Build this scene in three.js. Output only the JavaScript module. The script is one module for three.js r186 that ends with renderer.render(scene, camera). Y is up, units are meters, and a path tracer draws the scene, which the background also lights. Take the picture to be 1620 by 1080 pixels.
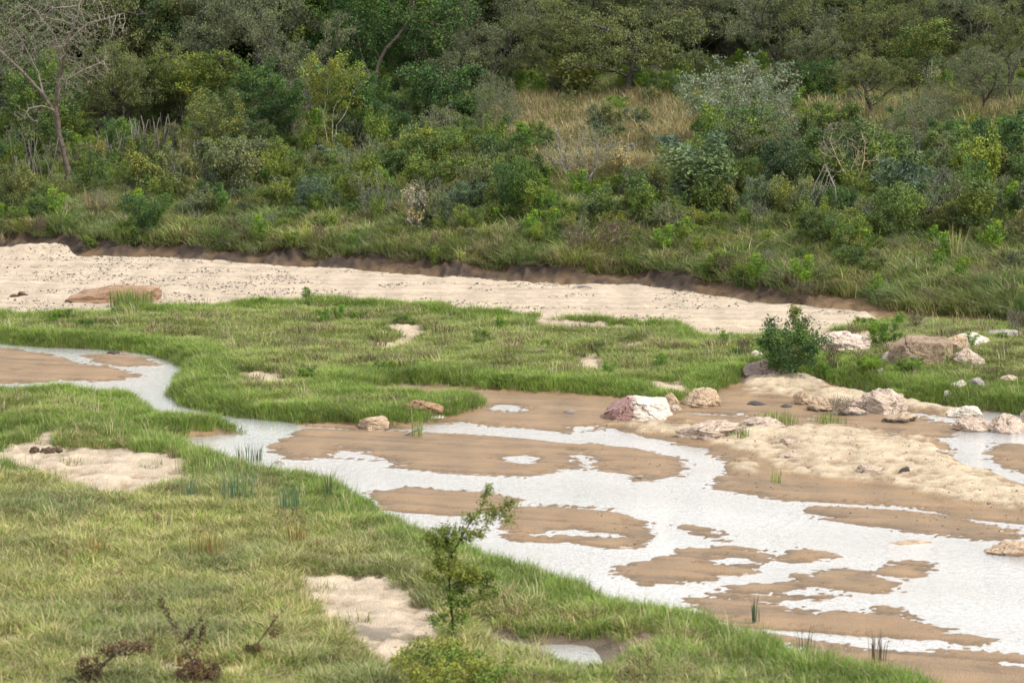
import * as THREE from 'three';
import { mergeGeometries, mergeVertices, toCreasedNormals } from 'three/addons/utils/BufferGeometryUtils.js';
import { createNoise2D, createNoise3D } from 'simplex-noise';

// ------------------------------------------------------------------ camera, sky, sun, exposure
const scene = new THREE.Scene();
const EYE = 11, LENS = 4600, HORIZON = -80;                 // metres above the water; focal length and horizon row at 1620 x 1080
const camera = new THREE.PerspectiveCamera(2 * Math.atan(540 / LENS) * 180 / Math.PI, 1620 / 1080, 0.5, 3000);
camera.position.set(0, EYE, 0);
camera.rotation.x = -Math.atan((540 - HORIZON) / LENS);
camera.focus = 88;
camera.userData.fStop = 2.1;
scene.add(camera);
camera.updateMatrixWorld(true);

const rand = (seed) => () => { seed = (seed + 0x6d2b79f5) | 0; let t = Math.imul(seed ^ (seed >>> 15), 1 | seed); t = (t + Math.imul(t ^ (t >>> 7), 61 | t)) ^ t; return ((t ^ (t >>> 14)) >>> 0) / 4294967296; };
const n2 = createNoise2D(rand(11)), n3 = createNoise3D(rand(12));
const clamp = THREE.MathUtils.clamp, lerp = THREE.MathUtils.lerp;
const smooth = (a, b, x) => { const t = clamp((x - a) / (b - a), 0, 1); return t * t * (3 - 2 * t); };
const fbm = (x, z, o = 4) => { let s = 0, a = 0.5, f = 1; for (let i = 0; i < o; i++) { s += a * n2(x * f + i * 17.3, z * f - i * 9.1); a *= 0.5; f *= 2.03; } return s; };

const SUN = new THREE.Vector3(0.62, 0.74, 0.3).normalize();
{ // bright, mostly overcast sky: white cloud with a few thinner, bluer places
  const W = 1024, H = 512, data = new Float32Array(W * H * 4);
  for (let r = 0; r < H; r++) for (let c = 0; c < W; c++) {
    const up = ((r + 0.5) / H - 0.5) * Math.PI, az = ((c + 0.5) / W - 0.5) * 2 * Math.PI, y = Math.sin(up), cx = Math.cos(up) * Math.cos(az), cz = Math.cos(up) * Math.sin(az);
    let col;
    if (y > 0) {
      const k = 1 / (y + 0.18); let s = 0, a = 0.5, f = 1.1;
      for (let i = 0; i < 5; i++) { s += a * n3(cx * k * f + 3.1 * i, y * 1.4 * f, cz * k * f - 5.7 * i); a *= 0.52; f *= 2.05; }
      const gap = smooth(0.12, 0.5, s), thick = smooth(-0.05, -0.6, s);
      const white = [1.1, 1.1, 1.1], blue = [0.52, 0.68, 0.98], grey = [0.86, 0.88, 0.92];
      const haze = 0.93 + 0.95 * Math.exp(-y * 3.6); col = white.map((v, i) => haze * lerp(lerp(v, grey[i], thick * 0.8), blue[i], gap * 0.55));
    } else col = [0.2, 0.19, 0.13];
    const o = (r * W + c) * 4; data[o] = col[0]; data[o + 1] = col[1]; data[o + 2] = col[2]; data[o + 3] = 1;
  }
  const t = new THREE.DataTexture(data, W, H, THREE.RGBAFormat, THREE.FloatType);
  t.mapping = THREE.EquirectangularReflectionMapping; t.magFilter = THREE.LinearFilter; t.needsUpdate = true;
  scene.background = t; scene.environment = t;
}
const sun = new THREE.DirectionalLight(new THREE.Color(1, 0.955, 0.88), 4.1);
sun.position.copy(SUN).multiplyScalar(200).add(new THREE.Vector3(0, 0, -90)); sun.target.position.set(0, 0, -90);
sun.castShadow = true; sun.shadow.radius = 4; sun.shadow.mapSize.set(4096, 4096);
Object.assign(sun.shadow.camera, { left: -90, right: 90, top: 90, bottom: -90, near: 1, far: 500 });
scene.add(sun, sun.target);
const renderer = new THREE.WebGLRenderer({ antialias: true });
renderer.setSize(1620, 1080);
renderer.toneMapping = THREE.LinearToneMapping;
renderer.toneMappingExposure = 1.2;
renderer.shadowMap.enabled = true;

// ------------------------------------------------------------------ helpers
const names = new Map();
function numbered(n) { const k = names.get(n) ?? 0; names.set(n, k + 1); return k ? n + '_' + String(k).padStart(3, '0') : n; }
function tag(o, label, category, group, kind) {
  Object.assign(o.userData, { label, ...(category && { category }), ...(group && { group }), ...(kind && { kind }) });
  return o;
}
const shade = (o) => { o.traverse((m) => { if (m.isMesh) { m.castShadow = true; m.receiveShadow = true; } }); return o; };
function add(o, name) { o.name = numbered(name); scene.add(shade(o)); return o; }
function part(name, g, m, parent) { const o = new THREE.Mesh(g, m); o.name = name; if (parent) parent.add(o); return o; }
// a place on the level plane y = h that a surveyor standing at the camera would sight in direction (px, py) of the 1620 x 1080 frame
const M = camera.matrixWorld;
function ray(px, py) { return new THREE.Vector3(px - 810, 540 - py, -LENS).transformDirection(M); }
function at(px, py, h = 0) { const d = ray(px, py), t = (h - EYE) / d.y; return new THREE.Vector3(d.x * t, h, d.z * t); }
const P = (pts, h = 0) => pts.map(([x, y, hh]) => { const p = at(x, y, hh ?? h); return [p.x, p.z]; });
const lin = (r, g, b) => new THREE.Color().setRGB(r, g, b);
const geo = (pos, idx, col, uv) => {
  const g = new THREE.BufferGeometry();
  g.setAttribute('position', new THREE.BufferAttribute(pos instanceof Float32Array ? pos : new Float32Array(pos), 3));
  if (col) g.setAttribute('color', new THREE.BufferAttribute(col instanceof Float32Array ? col : new Float32Array(col), 3));
  if (uv) g.setAttribute('uv', new THREE.BufferAttribute(uv instanceof Float32Array ? uv : new Float32Array(uv), 2));
  if (idx) g.setIndex(new THREE.BufferAttribute(idx instanceof Uint32Array ? idx : new Uint32Array(idx), 1));
  return g;
};
// grey noise textures for grain and relief
function noiseTexture(size, f, lo, hi, repeat, seed = 0, sharp = 1) {
  const d = new Uint8Array(size * size * 4), T = 2 * Math.PI;
  for (let j = 0; j < size; j++) for (let i = 0; i < size; i++) {
    let s = 0, a = 0.5, k = f;
    for (let o = 0; o < 4; o++) { // tileable: a torus cut through 3-D noise, mixed over the seam
      const u = i / size, v = j / size, w = smooth(0, 1, u), q = smooth(0, 1, v);
      const e = (du, dv) => n3((u - du) * k + seed, (v - dv) * k, o * 7.7 + seed);
      s += a * (lerp(lerp(e(0, 0), e(0, 1), q), lerp(e(1, 0), e(1, 1), q), w)); a *= 0.6; k *= 2.1;
    }
    const t = Math.pow(clamp(0.5 + s * 0.75, 0, 1), sharp), g = Math.round(255 * lerp(lo, hi, t)), o = (j * size + i) * 4;
    d[o] = d[o + 1] = d[o + 2] = g; d[o + 3] = 255;
  }
  const t = new THREE.DataTexture(d, size, size); t.wrapS = t.wrapT = THREE.RepeatWrapping; t.magFilter = THREE.LinearFilter; t.repeat.set(repeat, repeat); t.needsUpdate = true;
  return t;
}
// ------------------------------------------------------------------ the lie of the land: outlines surveyed on level planes
// grass-covered ground, sand and sandbars as outlines; a third number is the height at which that corner was sighted
const nearMeadow = P([[-700, 745, 0.22], [-60, 735, 0.22], [0, 690, 0.19], [60, 672, 0.19], [140, 668, 0.19], [240, 672, 0.22], [292, 690, 0.25], [312, 706, 0.25], [345, 718, 0.25], [400, 734, 0.25], [450, 746, 0.25], [505, 752, 0.25], [545, 765, 0.25], [590, 800, 0.28], [620, 812, 0.28], [660, 826, 0.28], [720, 848, 0.28], [790, 880, 0.28], [840, 896, 0.28], [900, 914, 0.28], [960, 934, 0.31], [1030, 950, 0.31], [1090, 966, 0.31], [1150, 978, 0.31], [1210, 992, 0.31], [1260, 1020, 0.31], [1320, 1040, 0.31], [1400, 1050, 0.31], [1470, 1082, 0.25], [1560, 1150, 0.19], [1800, 1400, 0], [2600, 2600, 0], [-2000, 2600, 0], [-2000, 1100, 0]]);
const leftIslet = P([[-500, 610, .3], [0, 605, .35], [60, 606, .35], [110, 605, .35], [160, 610, .35], [200, 608, .45], [222, 620, .4], [240, 642, .35], [290, 650, .3], [340, 658, .3], [370, 672, .2], [352, 682], [315, 686], [280, 690], [230, 692], [140, 690], [60, 690], [0, 700], [-500, 720]]);
const island = P([[-500, 484], [0, 492, .34], [80, 492, .34], [190, 485, .34], [270, 482, .34], [380, 478, .34], [470, 474, .34], [540, 473, .34], [610, 478, .34], [690, 480, .34], [745, 488, .34], [800, 494, .34], [870, 500, .34], [960, 503, .34], [1020, 506, .34], [1080, 515, .34], [1120, 525, .34], [1180, 526, .34], [1230, 540], [1290, 560], [1270, 590], [1200, 596], [1160, 606], [1100, 632], [1050, 640], [1010, 634], [960, 628], [900, 623], [840, 621], [780, 616], [700, 611], [650, 606], [600, 609], [570, 618], [600, 632], [660, 636], [740, 634], [762, 642], [745, 652], [690, 664], [620, 676], [560, 673], [500, 670], [440, 666], [385, 660], [340, 652], [300, 642], [280, 622], [290, 604], [300, 586], [285, 572], [240, 559], [190, 555], [130, 550], [60, 547], [0, 543], [-500, 530]]);
const rightMeadow = P([[1230, 548], [1300, 540], [1370, 526], [1450, 520], [1700, 540], [2300, 640], [2300, 760], [1760, 672], [1620, 655], [1585, 652], [1540, 650], [1500, 640], [1470, 640], [1430, 634], [1380, 618], [1300, 606], [1240, 592]]);
const sandPatches = [
  P([[-40, 720], [0, 712], [15, 704], [40, 697], [75, 698], [120, 700], [200, 704], [260, 710], [292, 727], [310, 746], [300, 757], [250, 766], [200, 778], [160, 779], [130, 770], [90, 757], [60, 746], [30, 734], [0, 730]], .24),
  P([[470, 903], [500, 907], [560, 902], [615, 912], [655, 932], [690, 955], [712, 985], [705, 1012], [665, 1025], [625, 1045], [592, 1052], [575, 1032], [562, 1000], [528, 975], [500, 955], [478, 930]], .26),
  P([[42, 688], [75, 676], [88, 684], [82, 700], [60, 702]], .24), P([[508, 962], [575, 962], [590, 970], [550, 976]], .3),
  P([[235, 1040], [300, 1030], [330, 1044], [270, 1058]], .3), P([[-20, 1000], [25, 996], [35, 1008], [0, 1014]], .3),
  P([[268, 527], [315, 524], [316, 529], [275, 534]], .3), P([[585, 538], [640, 528], [660, 536], [600, 548]], .3), P([[620, 508], [665, 508], [660, 516], [615, 517]], .3),
  P([[640, 518], [670, 516], [672, 521], [640, 523]], .3), P([[715, 490], [760, 491], [820, 494], [805, 499], [730, 496]], .2), P([[850, 505], [900, 509], [990, 513], [1010, 519], [900, 516], [860, 513]], .25),
  P([[912, 556], [945, 551], [952, 570], [935, 582], [920, 575]], .3), P([[980, 537], [1018, 535], [1020, 541], [990, 545]], .3), P([[1028, 600], [1075, 594], [1085, 610], [1050, 612]], .3),
  P([[380, 588], [410, 590], [445, 594], [448, 608], [410, 606]], .2), P([[405, 638], [450, 636], [455, 644], [410, 644]], .15), P([[1270, 520], [1320, 516], [1400, 520], [1400, 540], [1300, 545]], .4),
];
const brushMud = P([[978, 998], [1030, 1004], [1062, 1016], [1030, 1036], [985, 1038], [960, 1016]], .2);           // trampled mud by the puddle
const puddle = P([[762, 990], [800, 1002], [850, 1014], [905, 1010], [955, 1020], [970, 1042], [960, 1066], [905, 1068], [875, 1050], [820, 1030], [780, 1012]], .05);
const farSand = P([[-900, 395], [0, 398], [110, 405], [125, 413], [200, 413], [330, 419], [450, 428], [600, 437], [760, 449], [900, 457], [1000, 459], [1060, 465], [1150, 477], [1210, 487], [1290, 493], [1350, 499], [1390, 508], [1390, 530], [1300, 545], [1160, 540], [900, 525], [600, 500], [300, 500], [0, 512], [-900, 512]]);
const farBank = P([[-900, 385], [-200, 392], [0, 398], [110, 404], [125, 412], [200, 413], [330, 418], [450, 427], [600, 436], [760, 448], [900, 456], [1000, 458], [1060, 464], [1150, 476], [1210, 486], [1290, 492], [1350, 498], [1400, 508], [1500, 520], [1620, 535], [1900, 590], [2600, 700]]);
const drySand = [ // pale dry sand standing above the water
  P([[946, 674], [1000, 664], [1062, 660], [1120, 672], [1200, 668], [1300, 672], [1400, 680], [1478, 693], [1512, 706], [1560, 740], [1600, 758], [1640, 770], [1900, 850], [1900, 870], [1640, 822], [1560, 812], [1500, 798], [1420, 780], [1330, 768], [1250, 757], [1190, 742], [1172, 724], [1130, 708], [1080, 700], [1010, 690], [955, 683]]),
  P([[1160, 614], [1180, 602], [1240, 596], [1300, 606], [1400, 625], [1500, 640], [1560, 650], [1560, 668], [1480, 660], [1400, 652], [1330, 646], [1250, 636], [1190, 630]]),
];
const mounds = [[1238, 606, 74, 22, .2], [60, 413, 70, 10, .4], [1175, 742, 30, 10, .08]];                        // sand humps: place, half width and height of the outline
const wetBars = [
  [[1030, 645], [1100, 625], [1160, 602], [1240, 592], [1300, 600], [1320, 650], [1060, 658]], // brown wet sand just above the water
  [[600, 616], [640, 612], [700, 614], [780, 619], [840, 624], [900, 626], [975, 632], [1060, 640], [1160, 634], [1260, 644], [1350, 654], [1460, 664], [1510, 680], [1490, 690], [1400, 682], [1300, 676], [1200, 672], [1060, 668], [960, 664], [945, 678], [900, 683], [850, 676], [790, 672], [735, 665], [700, 668], [720, 655], [762, 648], [740, 634], [660, 634]],
  [[500, 674], [560, 669], [640, 672], [640, 676], [560, 679]],
  [[1040, 690], [1130, 712], [1172, 734], [1152, 754], [1133, 768], [1180, 780], [1250, 790], [1330, 793], [1430, 798], [1500, 809], [1560, 821], [1640, 828], [1900, 880], [1900, 800], [1600, 770], [1300, 700]],
  [[436, 706], [468, 691], [492, 679], [560, 682], [640, 685], [740, 690], [840, 698], [920, 704], [1000, 712], [1058, 727], [1072, 741], [1045, 756], [1020, 758], [1000, 746], [960, 741], [925, 737], [880, 740], [835, 752], [780, 750], [700, 746], [640, 739], [622, 732], [600, 728], [560, 724], [520, 722], [470, 722], [442, 716]],
  [[602, 779], [650, 772], [720, 777], [768, 779], [800, 790], [795, 808], [720, 812], [650, 810], [618, 802]],
  [[804, 809], [830, 803], [870, 802], [950, 808], [1000, 828], [1022, 848], [985, 846], [930, 851], [860, 857], [818, 852]],
  [[930, 858], [985, 850], [1025, 846], [1010, 860], [960, 868]],
  [[984, 906], [1050, 882], [1100, 873], [1150, 867], [1204, 877], [1211, 887], [1170, 905], [1100, 917], [1030, 920]],
  [[1145, 939], [1200, 928], [1280, 916], [1325, 901], [1350, 904], [1382, 916], [1408, 924], [1385, 936], [1330, 938], [1300, 945], [1200, 946]],
  [[1108, 950], [1200, 956], [1300, 970], [1400, 975], [1442, 985], [1482, 999], [1470, 1008], [1390, 1006], [1290, 996], [1190, 988], [1120, 970]],
  [[1220, 1006], [1290, 1018], [1360, 1030], [1450, 1036], [1540, 1050], [1640, 1062], [1800, 1110], [1700, 1150], [1500, 1100]],
  [[1440, 1035], [1530, 1036], [1640, 1044], [1640, 1048], [1540, 1044]],
  [[1278, 807], [1300, 803], [1360, 805], [1440, 811], [1510, 822], [1592, 840], [1604, 852], [1540, 850], [1450, 840], [1350, 826], [1300, 815]],
  [[1408, 898], [1455, 890], [1462, 899], [1430, 914], [1395, 905]], [[1240, 884], [1262, 874], [1300, 875], [1290, 884], [1250, 890]], [[1508, 1012], [1530, 1007], [1553, 1013], [1530, 1018]], [[1394, 967], [1415, 964], [1432, 972], [1405, 973]],
  [[1088, 836], [1110, 838], [1140, 852], [1110, 849]],
  [[-300, 545], [0, 552], [50, 559], [92, 567], [106, 574], [60, 581], [10, 586], [-300, 580]],
  [[-300, 592], [0, 591], [60, 581], [120, 578], [172, 584], [204, 596], [160, 602], [100, 601], [40, 604], [-300, 610]],
  [[142, 563], [180, 560], [218, 566], [238, 576], [200, 578], [158, 571]], [[282, 688], [300, 682], [330, 680], [320, 687]],
  [[1575, 712], [1600, 704], [1700, 720], [1800, 770], [1700, 765], [1600, 740]],
].map((p) => P(p));
const wetNotches = [ // pools and runnels cut into the bars
  [[518, 716], [540, 710], [590, 716], [604, 727], [560, 728], [524, 724]], [[765, 644], [800, 641], [842, 648], [820, 653], [770, 649]], [[905, 721], [918, 714], [932, 724], [945, 730], [935, 741], [918, 735]],
  [[795, 724], [830, 720], [852, 724], [835, 736], [812, 733]], [[850, 846], [900, 832], [930, 838], [990, 848], [920, 848]], [[690, 605], [720, 608], [740, 613], [690, 614]], [[895, 676], [940, 674], [944, 681], [905, 684]],
  [[1200, 938], [1280, 930], [1370, 939], [1390, 945], [1290, 942]], [[1200, 957], [1290, 960], [1350, 966], [1250, 965]], [[1060, 648], [1120, 654], [1170, 657], [1110, 656]], [[1275, 660], [1310, 667], [1350, 672], [1300, 668]], [[1130, 882], [1180, 884], [1190, 890], [1140, 892]],
].map((p) => P(p));

const polys = new Map();
function sd(poly, x, z, far = 4) { // signed distance to an outline, positive inside; cut off at -far
  let e = polys.get(poly);
  if (!e) { e = [1e9, 1e9, -1e9, -1e9]; for (const [a, b] of poly) { e[0] = Math.min(e[0], a); e[1] = Math.min(e[1], b); e[2] = Math.max(e[2], a); e[3] = Math.max(e[3], b); } polys.set(poly, e); }
  if (x < e[0] - far || x > e[2] + far || z < e[1] - far || z > e[3] + far) return -far;
  let d = 1e9, inside = false;
  for (let i = 0, j = poly.length - 1; i < poly.length; j = i++) {
    const ax = poly[j][0], az = poly[j][1], bx = poly[i][0], bz = poly[i][1], ex = bx - ax, ez = bz - az, wx = x - ax, wz = z - az;
    const t = clamp((wx * ex + wz * ez) / (ex * ex + ez * ez), 0, 1), qx = wx - ex * t, qz = wz - ez * t;
    d = Math.min(d, qx * qx + qz * qz);
    if ((az > z) !== (bz > z) && x < ((bx - ax) * (z - az)) / (bz - az) + ax) inside = !inside;
  }
  return inside ? Math.sqrt(d) : -Math.sqrt(d);
}
function behindBank(x, z) { // metres behind the foot of the far bank (negative in front)
  let d = 1e9, side = 1;
  for (let i = 1; i < farBank.length; i++) {
    const [ax, az] = farBank[i - 1], [bx, bz] = farBank[i], ex = bx - ax, ez = bz - az, t = clamp(((x - ax) * ex + (z - az) * ez) / (ex * ex + ez * ez), 0, 1), qx = x - ax - ex * t, qz = z - az - ez * t, q = qx * qx + qz * qz;
    if (q < d) { d = q; side = ex * (z - az) - ez * (x - ax) < 0 ? 1 : -1; }
  }
  return side * Math.sqrt(d);
}
const patchXY = (x, z, s) => { let m = -4; for (const p of s) { const v = sd(p, x, z); if (v > m) m = v; } return m; };
const mound = mounds.map(([px, py, rx, ry, h]) => { const c = at(px, py), s = -c.z / LENS; return { x: c.x, z: c.z, rx: rx * s, rz: Math.max(1.2, ry * s * 2.5), h }; });

// height and cover of one place: h, g (grass kind weight), fresh, wet, dark, far slope
function survey(x, z, out) {
  const w1 = fbm(x * 0.45, z * 0.3, 3), w2 = fbm(x * 1.7 + 40, z * 1.1, 3);
  const along = (x * 0.86 + z * 0.3), across = (z * 0.86 - x * 0.3);
  const streak = fbm(along * 0.16 + 9, across * 1.5, 4), rip = n2(along * 0.4, across * 4.2);
  let h = -0.09 + 0.02 * streak + 0.004 * w2, cover = 0, fresh = 0, dry = 0, dark = 0, slope = 0, mud = 0, kind = 0;
  // wet bars
  let b = -4; for (const p of wetBars) { const v = sd(p, x, z, 3); if (v > b) b = v; }
  let cut = -4; for (const p of wetNotches) { const v = sd(p, x, z, 3); if (v > cut) cut = v; }
  b = Math.min(b + 0.13, -cut - 0.05) + 0.03 * w2 + 0.17 * streak;
  b += 0.09 * n2(along * 0.22, across * 4.6); const q1 = 1 - smooth(0, 0.13, Math.abs(n2(along * 0.2 + 3 + 0.35 * w1, across * 1.7 + 0.25 * w1))), q2 = 1 - smooth(0, 0.16, Math.abs(n2(along * 0.17 - 8 + 0.3 * w1, across * 2.4 + 0.3 * w1))); b += 0.06 - 0.42 * q1 * smooth(1.0, 0.1, b) + 0.3 * q2 * smooth(-0.9, -0.2, b); const bar = Math.pow(smooth(-1.0, 0.4, b), 1.6);
  h = lerp(h, 0.04 + 0.014 * streak + 0.006 * rip + 0.008 * w1 + 0.003 * n2(along * 0.5, across * 8), bar);
  // dry sand
  let d = patchXY(x, z, drySand) + 0.35 * w1 + 0.15 * w2;
  const dr = smooth(-0.25, 0.9, d); dry = smooth(0.0, 0.55, d);
  const dimple = smooth(0.22, 0.6, n2(x * 2.2, z * 1.7)) * 0.05 + smooth(0.38, 0.6, n2(x * 3.4 + 5, z * 3.6)) * 0.045;
  h = lerp(h, 0.13 + 0.05 * w1 + 0.03 * w2 + 0.02 * n2(along * 0.7, across * 3) - dimple, dr);
  // far dry river bed
  const s = behindBank(x, z), fs = sd(farSand, x, z) + 0.3 * w1;
  if (fs > -0.3 && s < 0.6) { const k = smooth(-0.3, 0.5, fs); h = lerp(h, 0.24 + 0.05 * w1 + 0.02 * w2 - dimple * 0.6, k); dry = Math.max(dry, k); }
  for (const m of mound) { const q = ((x - m.x) / m.rx) ** 2 + ((z - m.z) / m.rz) ** 2; if (q < 1) { const k = (1 - q); h += m.h * Math.pow(k, 0.85) * (1 + 0.2 * w2); dry = Math.max(dry, smooth(0, 0.25, k)); } }
  // grass-covered ground
  const gm = sd(nearMeadow, x, z), gl = sd(leftIslet, x, z), gi = sd(island, x, z), gr = sd(rightMeadow, x, z);
  let g = Math.max(gm, gl, gi, gr) + 0.22 * w1 + 0.12 * w2;
  if (g > -0.4) {
    const k = smooth(-0.4, 0.5, g), hum = 0.2 + 0.1 * w1 + 0.05 * w2 + (gr > 0 ? 0.1 * Math.min(gr, 4) : 0);
    h = lerp(h, Math.max(h * 0.4, 0) + hum, k);
    cover = smooth(-0.25, 0.15, g); fresh = 1 - smooth(0.4, 2.6, g + 0.6 * w1); kind = gm >= Math.max(gl, gi, gr) ? 1 : gr > Math.max(gl, gi) ? 3 : 2;
    dry *= 1 - cover;
  }
  let sp = patchXY(x, z, sandPatches) + 0.2 * w1 + 0.12 * w2 + (kind === 2 ? 0.22 : 0.08); const hole = fbm(x * 0.55 + 31, z * 0.5, 3) - (kind === 1 ? 0.42 : 0.36); if (kind && g > 0.8) sp = Math.max(sp, hole * 2);
  if (sp > -0.3 && cover > 0) { const k = smooth(-0.3, 0.25, sp); h -= k * (0.05 + dimple * 0.9); cover *= 1 - smooth(-0.2, 0.1, sp); dry = Math.max(dry, smooth(-0.25, 0.05, sp)); }
  const pd = sd(puddle, x, z) + 0.15 * w2 - 0.12; if (pd > -0.8) { h = lerp(h, -0.06, smooth(-0.7, 0.35, pd)); cover *= 1 - smooth(-0.45, -0.1, pd); mud = smooth(-0.7, -0.2, pd); dry *= 1 - mud; }
  const md = sd(brushMud, x, z) + 0.2 * w2; if (md > -0.5) { const k = smooth(-0.4, 0.2, md); h += 0.05 * k * (0.5 + w2 * 3); cover *= 1 - k * 0.6; mud = Math.max(mud, k); }
  // far bank and hill
  if (s > -0.6) {
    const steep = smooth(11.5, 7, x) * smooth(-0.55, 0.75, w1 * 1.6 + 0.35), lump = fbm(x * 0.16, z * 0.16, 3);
    const e = s + 0.35 * w1 + 0.3 * w2, up = lerp(0.25, 0.42, steep) * smooth(-0.4, lerp(3.2, 1.35, steep), e + 0.25 * n2(x * 2.7, z * 2.2));
    const far = 0.128 * clamp(s, 0, 75) + 0.10 * clamp(s - 75, 0, 60) - 0.05 * clamp(s - 150, 0, 500) * (s > 150 ? 1 : 0);
    const k = smooth(-0.4, 0.1, e);
    h = lerp(h, Math.max(h, 0.2) + up + far + lump * 0.5 * smooth(1, 10, s) + 0.05 * w2, k);
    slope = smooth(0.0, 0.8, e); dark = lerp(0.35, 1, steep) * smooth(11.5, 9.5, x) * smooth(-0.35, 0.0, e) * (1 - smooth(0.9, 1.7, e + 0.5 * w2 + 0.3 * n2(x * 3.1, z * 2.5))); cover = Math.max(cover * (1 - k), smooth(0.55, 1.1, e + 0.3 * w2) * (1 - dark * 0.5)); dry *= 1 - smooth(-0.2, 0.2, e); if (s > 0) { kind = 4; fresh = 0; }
  }
  const near = smooth(-40, 0, z); h += near * 9 * 1; // the high bank on this side
  out.h = h; out.cover = cover; out.fresh = fresh; out.dry = dry; out.dark = dark; out.mud = mud; out.slope = slope; out.kind = kind; out.s = s; out.w1 = w1; out.w2 = w2; out.edge = g; out.bar = bar; out.streak = streak; out.rip = rip;
  return out;
}
// one sheet: fine where the photograph looks, coarse out to the horizon
function axis(a, b, fine, grow, lo, hi) {
  const v = []; for (let x = a; x <= b + 1e-6; x += fine) v.push(x);
  for (let s = fine * grow, x = v[v.length - 1]; x < hi; s *= grow) v.push(x = Math.min(hi, x + s));
  for (let s = fine * grow, x = v[0]; x > lo; s *= grow) v.unshift(x = Math.max(lo, x - s));
  return v;
}
const XS = axis(-20.5, 20.5, 0.075, 1.4, -900, 900), ZS = axis(-108, -40, 0.095, 1.14, -1200, 120);
const NX = XS.length, NZ = ZS.length, HT = new Float32Array(NX * NZ), COVER = new Float32Array(NX * NZ), KIND = new Uint8Array(NX * NZ), FRESH = new Float32Array(NX * NZ), SLOPE = new Float32Array(NX * NZ);
const WET = new Float32Array(NX * NZ), gcol = new Float32Array(NX * NZ * 3);
const cell = (A, v) => { let lo = 0, hi = A.length - 2; while (lo < hi) { const m = (lo + hi + 1) >> 1; if (A[m] <= v) lo = m; else hi = m - 1; } return lo; };
function field(F, x, z) {
  const i = cell(XS, x), j = cell(ZS, z), u = clamp((x - XS[i]) / (XS[i + 1] - XS[i]), 0, 1), v = clamp((z - ZS[j]) / (ZS[j + 1] - ZS[j]), 0, 1), k = j * NX + i;
  return lerp(lerp(F[k], F[k + 1], u), lerp(F[k + NX], F[k + NX + 1], u), v);
}
{
  const pos = new Float32Array(NX * NZ * 3), uv = new Float32Array(NX * NZ * 2), idx = new Uint32Array((NX - 1) * (NZ - 1) * 6), o = {};
  const C = (r, g, b) => [r, g, b];
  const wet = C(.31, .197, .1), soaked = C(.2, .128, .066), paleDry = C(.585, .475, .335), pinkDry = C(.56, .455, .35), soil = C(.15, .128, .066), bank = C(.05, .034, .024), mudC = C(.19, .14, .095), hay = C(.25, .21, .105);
  const mix = (a, b, t) => { a[0] = lerp(a[0], b[0], t); a[1] = lerp(a[1], b[1], t); a[2] = lerp(a[2], b[2], t); };
  for (let j = 0; j < NZ; j++) for (let i = 0; i < NX; i++) {
    const x = XS[i], z = ZS[j], k = j * NX + i;
    survey(x, z, o);
    HT[k] = o.h; COVER[k] = o.cover; KIND[k] = o.kind; FRESH[k] = o.fresh; SLOPE[k] = o.slope;
    pos[k * 3] = x; pos[k * 3 + 1] = o.h; pos[k * 3 + 2] = z; uv[k * 2] = x; uv[k * 2 + 1] = z;
    const c = soaked.slice(), v = 1 + 0.14 * o.w2 + 0.1 * o.w1 + 0.09 * o.rip + 0.2 * o.streak;
    mix(c, wet, smooth(0.0, 0.045, o.h + 0.012 * o.w2 + 0.01 * o.streak)); WET[k] = clamp(1 - o.dry * smooth(0.04, 0.1, o.h), 0, 1) * (1 - o.cover) * (1 - smooth(0.03, 0.1, o.h + 0.02 * o.w2));
    const pink = smooth(-75, -90, z) * 0.8 + (o.kind === 1 ? 1 : 0) * 0.7, ds = paleDry.map((q, n) => lerp(q, pinkDry[n], clamp(pink, 0, 1)));
    mix(c, ds, o.dry * smooth(0.035, 0.13, o.h + 0.03 * o.w2));
    mix(c, mudC, o.mud);
    mix(c, mix2(soil, hay, smooth(-0.2, 0.5, o.w1)), o.cover);
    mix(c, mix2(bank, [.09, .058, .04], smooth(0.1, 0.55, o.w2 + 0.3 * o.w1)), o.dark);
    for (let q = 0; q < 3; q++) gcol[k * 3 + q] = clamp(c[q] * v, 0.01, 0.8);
  }
  function mix2(a, b, t) { return a.map((q, n) => lerp(q, b[n], t)); }
  let n = 0;
  for (let j = 0; j < NZ - 1; j++) for (let i = 0; i < NX - 1; i++) { const a = j * NX + i, b = a + 1, c = a + NX, d = c + 1; idx[n++] = a; idx[n++] = c; idx[n++] = b; idx[n++] = b; idx[n++] = c; idx[n++] = d; }
  const g = geo(pos, idx, gcol, uv); g.computeVertexNormals();
  const uvw = new Float32Array(NX * NZ * 2), R = new Uint8Array(1024 * 1024 * 4); // where the sand is wet it shines
  for (let k = 0; k < NX * NZ; k++) { uvw[k * 2] = clamp((pos[k * 3] + 22) / 44, 0.001, 0.999); uvw[k * 2 + 1] = clamp((pos[k * 3 + 2] + 110) / 72, 0.001, 0.999); }
  for (let j = 0; j < 1024; j++) for (let i = 0; i < 1024; i++) { const w = field(WET, (i + 0.5) / 1024 * 44 - 22, (j + 0.5) / 1024 * 72 - 110), q = (j * 1024 + i) * 4; R[q] = R[q + 1] = R[q + 2] = Math.round(255 * lerp(0.95, 0.55, w)); R[q + 3] = 255; }
  g.setAttribute('uv1', new THREE.BufferAttribute(uvw, 2)); const sheen = new THREE.DataTexture(R, 1024, 1024); sheen.channel = 1; sheen.magFilter = THREE.LinearFilter; sheen.needsUpdate = true;
  const grain = noiseTexture(512, 24, 0.78, 1.0, 0.55, 3), relief = noiseTexture(512, 30, 0, 1, 0.8, 8);
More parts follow.
